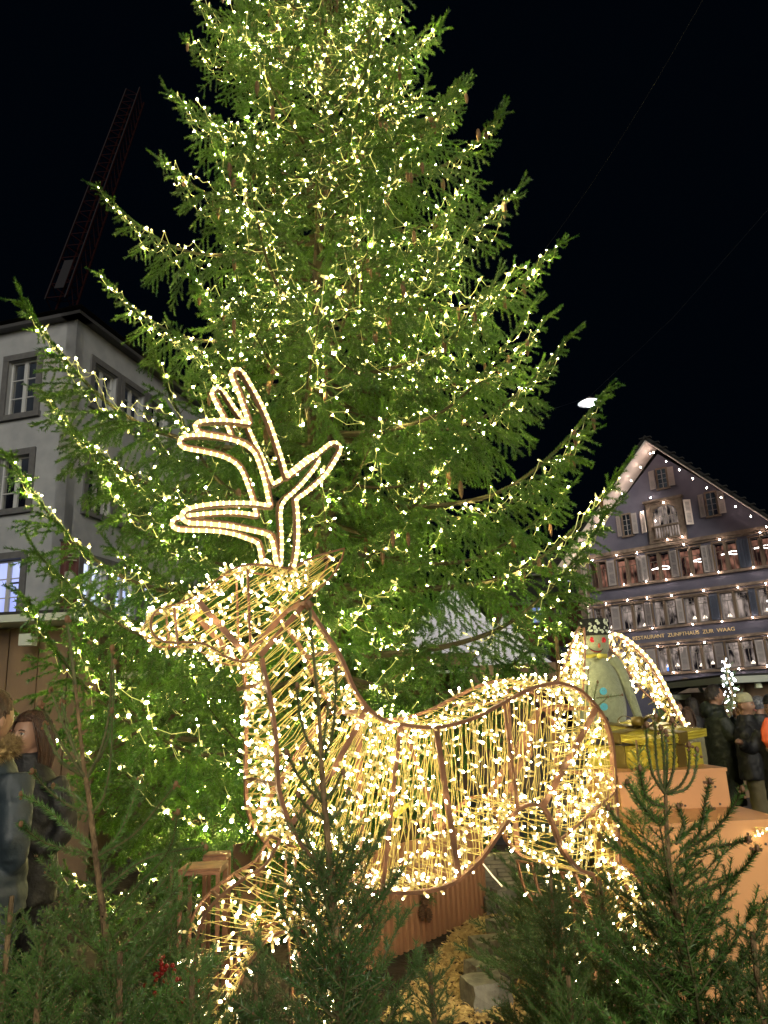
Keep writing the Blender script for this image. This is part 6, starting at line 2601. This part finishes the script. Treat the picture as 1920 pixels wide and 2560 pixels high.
        for i in range(nv):
            for j in range(nu):
                th = 2 * PI * (j + .5) / nu
                ph = PI * 0.80 * (i + .5) / nv
                y, z = math.sin(ph) * math.cos(th), math.cos(ph)
                lim = 0.60 if hstyle == 'short' else 0.50
                front = y > (-0.05 if z < 0.1 else 0.28 + .2 * z)
                if front and z < lim:
                    continue
                if hstyle == 'short' and z < -0.35:
                    continue
                F.append([i * nu + j, (i + 1) * nu + j, (i + 1) * nu + (j + 1) % nu, i * nu + (j + 1) % nu])
        m.add(V, F)
        if hstyle == 'long':
            for k in range(110):
                sg = rnd.choice([-1, 1])
                y0 = rnd.uniform(-.085, .062)
                w_ = rnd.uniform(0, .01)
                ys = y0 * rnd.uniform(.9, 1.1)
                k_ = math.sqrt(max(.05, 1 - (y0 / .108) ** 2))
                pts = [(0.012, y0 * .8, hz + .135 * k_ + .003), (sg * .045, ys, hz + .118 * k_ + w_), (sg * .080 * (.5 + .5 * k_), ys, hz + .065), (sg * (.092 + w_) * (.5 + .5 * k_), ys - .006, hz + .0), (sg * (.094 + w_), ys * .8 - .015, hz - .09), (sg * .088, ys * .7 - .02, hz - rnd.uniform(.15, .25))]
                q_ = smoothline(pts, 3)
                m.tube(q_, np.concatenate([np.full(len(q_) - 3, .0055), [.005, .004, .002]]), 5)
            for k in range(150):
                a = rnd.uniform(1.3, 2 * PI - 1.3)
                x0, y0 = math.sin(a), math.cos(a)
                zt_ = rnd.uniform(0.0, 0.09)
                r1 = 1.12 + rnd.uniform(-.03, .05)
                ln_ = rnd.uniform(.20, .30)
                pts = [(x0 * .078 * r1 * math.sqrt(max(0, 1 - (zt_ / .13) ** 2)), y0 * .098 * r1 + .006, hz + zt_), (x0 * .093, y0 * .105, hz - .03), (x0 * .094, y0 * .100 - .005, hz - .11), (x0 * .088 + rnd.uniform(-.01, .01), y0 * .09 - .01, hz + zt_ * .3 - ln_)]
                m.tube(smoothline(pts, 3), [.006, .009, .010, .010, .010, .010, .009, .008, .006, .003][:len(smoothline(pts, 3))], 5)
        else:
            for k in range(120):
                a, ph = rnd.uniform(0, 2 * PI), rnd.uniform(0, 1.7)
                n_ = np.array([math.sin(ph) * math.sin(a), math.sin(ph) * math.cos(a), math.cos(ph)])
                if n_[1] > .35 and n_[2] < .55:
                    continue
                p_ = np.array([n_[0] * .082, n_[1] * .102 + .01, hz + .006 + n_[2] * .126])
                m.tube([p_, p_ + n_ * .008 + np.array([rnd.uniform(-.01, .01), -.012, -.012])], [.005, .001], 4)
        TH_(m).obj('hair', hair, t, smooth=True)
    if hat == 'beanie' or hat == 'black':
        m = MB()
        pr = smoothline([(.080, -.0, 0), (.086, .02, 0), (.084, .05, 0), (.068, .088, 0), (.040, .108, 0), (.001, .114, 0)], 3)
        m.lathe([(.082, .004)] + [(max(.001, p[0]), p[1]) for p in pr], 22, (0, .0, hz + .040), sy=1.16)
        m.lathe([(.080, -.002), (.089, .0), (.090, .028), (.084, .032)], 22, (0, .0, hz + .040), sy=1.15)
        TH_(m).obj('hat', 'beanie' if hat == 'beanie' else 'coat_black', t, smooth=True)
    if hat == 'fur':
        m = MB()
        m.sphere((0, .0, hz + .05), (.095, .11, .095), 16, 12)
        A_, B_ = [], []
        for k in range(500):
            v = nrs.normal(size=3)
            v /= np.linalg.norm(v)
            if v[2] < -.4:
                continue
            p_ = np.array([v[0] * .098, v[1] * .112, hz + .05 + v[2] * .097])
            A_.append(p_)
            B_.append(p_ + v * .004)
        needles(m, A_, B_, 2500, .022, .0035, .6, nrs)
        TH_(m).obj('fur_hat', 'fur_grey', t)
    # garments, each one continuous shell
    m = MB()
    zb_ = 1.44 - coat_len
    rows = [((0, 0, zb_), .215 * width, .165), ((0, 0, zb_ + .12), .21 * width, .16), ((0, 0, 1.02), .195 * width, .15), ((0, 0, 1.15), .20 * width, .155), ((0, 0, 1.27), .205 * width, .15), ((0, -.005, 1.335), .185 * width, .13), ((0, -.005, 1.385), .145, .112), ((0, 0, 1.43), .105, .095), ((0, 0, 1.475), .086, .086), ((0, .005, 1.50), .084, .086)]
    if puffer:
        full = []
        zs_ = np.linspace(rows[0][0][2], 1.36, 46)
        for z_ in zs_:
            rx_ = np.interp(z_, [q[0][2] for q in rows], [q[1] for q in rows])
            ry_ = np.interp(z_, [q[0][2] for q in rows], [q[2] for q in rows])
            ph_ = (z_ % 0.085) / 0.085
            bl = 0.020 * math.sin(PI * ph_) ** 0.5
            full.append(((0, 0, z_), rx_ + bl - .008, ry_ + bl - .008))
        rows = full + rows[6:]
    ell(m, rows, 28)
    for A in AR:
        A = [np.array(a) for a in A]
        q = smoothline(A[:3], 5)
        m.tube(q, np.linspace(.082, .052, len(q)), 12)
    if hood:
        m.sphere((0, -.11, 1.46), (.13, .07, .09), 12, 8)
        m.sphere((0, -.02, 1.47), (.12, .11, .05), 12, 8)
    # creases: rings of the sleeves and the hem
    for A in AR:
        A = [np.array(a) for a in A]
        q = smoothline(A[:3], 6)
        for i in range(2, len(q) - 1, 2):
            m.sphere(q[i] + nrs.normal(size=3) * .008, .066 - .0012 * i, 8, 6)
    co_ = T(m).obj('coat', coat, t, smooth=True)
    md = co_.modifiers.new('cloth', 'REMESH')
    md.mode = 'VOXEL'
    md.voxel_size = max(voxel, .012)
    md.use_smooth_shade = True
    ds = co_.modifiers.new('folds', 'DISPLACE')
    ds.texture = FOLD
    ds.texture_coords = 'GLOBAL'
    ds.strength = .030
    ds.mid_level = .5
    m = MB()
    for sg in (-1, 1):
        m.tube([(sg * .085, 0, .95), (sg * .095, .015, .72), (sg * .10, .015, .48), (sg * .10, -.01, .25), (sg * .10, -.01, .07)], [.105, .092, .078, .072, .075], 14)
    m.sphere((0, 0, .93), (.17, .12, .10), 14, 8)
    tr = T(m).obj('trousers', trousers, t, smooth=True)
    md = tr.modifiers.new('cloth', 'REMESH')
    md.mode = 'VOXEL'
    md.voxel_size = max(voxel, .014)
    md.use_smooth_shade = True
    ds = tr.modifiers.new('folds', 'DISPLACE')
    ds.texture = FOLD
    ds.texture_coords = 'GLOBAL'
    ds.strength = .022
    for sg in (-1, 1):
        m = MB()
        m.sphere((sg * .10, .045, .04), (.05, .14, .05), 12, 8)
        m.box((sg * .10, .045, .014), (.09, .26, .026))
        T(m).obj('shoe', 'shoe', t, smooth=True)
    return t, T, TH_, s, o_, Rz


FOLD = bpy.data.textures.new('folds', 'CLOUDS')
FOLD.noise_scale = 0.09
FOLD.noise_depth = 2

pm_ = person('man seen from behind at the left edge, blue-grey jacket with a tan fur hood trim', (-26, 1797), 3.35, (0.35, 1.0), 'jacket_blue', 'trousers_slate', 'hair_brown', 'short', 0.62, 'pocket', 0.007, width=1.02, hood=True, puffer=True)
m = MB()
A_, B_ = [], []
for k in range(420):
    a = rnd.uniform(0, 2 * PI)
    b_ = rnd.uniform(0, 2 * PI)
    rr = 0.028
    c = np.array([.135 * math.sin(a), -.02 + .12 * math.cos(a) - .02, 1.465 + .02 * math.cos(a)])
    n_ = np.array([math.sin(a) * math.cos(b_), math.cos(a) * math.cos(b_), math.sin(b_)])
    A_.append(c + n_ * rr * .5)
    B_.append(c + n_ * rr)
needles(m, A_, B_, 1600, .040, .0028, .7, nrs)
m.tube([(.135 * math.sin(a), -.04 + .12 * math.cos(a), 1.465 + .02 * math.cos(a)) for a in np.linspace(0, 2 * PI, 20)], .024, 8)
pm_[1](m).obj('fur_trim', 'fur_tan', pm_[0])

person('young woman with long auburn hair and black coat facing the man in blue-grey', (78, 1838), 4.15, (-0.34, -0.94), 'coat_black', 'trousers_dark', 'hair_auburn', 'long', 0.72, 'pocket', 0.007)
# a dark open space behind them is the hut front
pp = person('man in a long dark green hooded coat raising a phone to his face', (1784, 1741), 8.5, (0.97, -0.10), 'coat_green', 'trousers_dark', 'hair_dark', 'short', 1.0, 'face', 0.012, hood=True, width=1.15)
m = MB()
m.box((0, .255, 1.50), (.075, .012, .14))
pp[1](m)
tag(m.obj('phone', 'phone'), 'black phone held up by the man in the green coat', 'phone')
person('laughing man in a pale knitted beanie and black jacket with olive trousers', (1861, 1764), 8.2, (0.72, -0.69), 'coat_black', 'trousers_olive', 'hair_brown', 'short', 0.66, 'out', 0.012, hat='beanie', smile=1.6, width=1.2)
person('brown-haired person in a beige coat seen from behind, next to the lit wing frame', (1719, 1789), 10.2, (0.2, 1.0), 'coat_beige', 'trousers_dark', 'hair_brown', 'long', 0.8, 'down', 0.016)
person('bareheaded person half hidden behind the wing frame under the awning', (1692, 1774), 11.2, (0.5, -0.8), 'coat_black', 'trousers_dark', 'hair_brown', 'short', 0.8, 'down', 0.016)
person('dark-haired person standing under the awning behind the beige coat', (1729, 1763), 12.2, (-0.3, 1.0), 'coat_black', 'trousers_dark', 'hair_dark', 'long', 0.8, 'down', 0.016)
person('person in a grey fur hat right of the laughing man', (1897, 1768), 9.7, (0.5, 0.85), 'coat_black', 'trousers_dark', 'hair_dark', 'short', 0.8, 'down', 0.016, hat='fur')
pq = person('person in a black cap at the right edge holding an orange bag', (1932, 1770), 7.4, (-0.7, -0.6), 'coat_black', 'trousers_dark', 'hair_dark', 'short', 0.8, 'out', 0.016, hat='black')
bc_ = P(1925, 1832, 7.0)
m = MB()
m.lathe([(.001, -.13), (.05, -.125), (.085, -.06), (.08, .02), (.05, .09), (.02, .13)], 14, bc_, sy=.5)
ob = m.obj('carrier_bag', 'bag_orange', smooth=True)
tag(ob, 'bright orange carrier bag at the right edge in front of the black-capped person', 'bag')
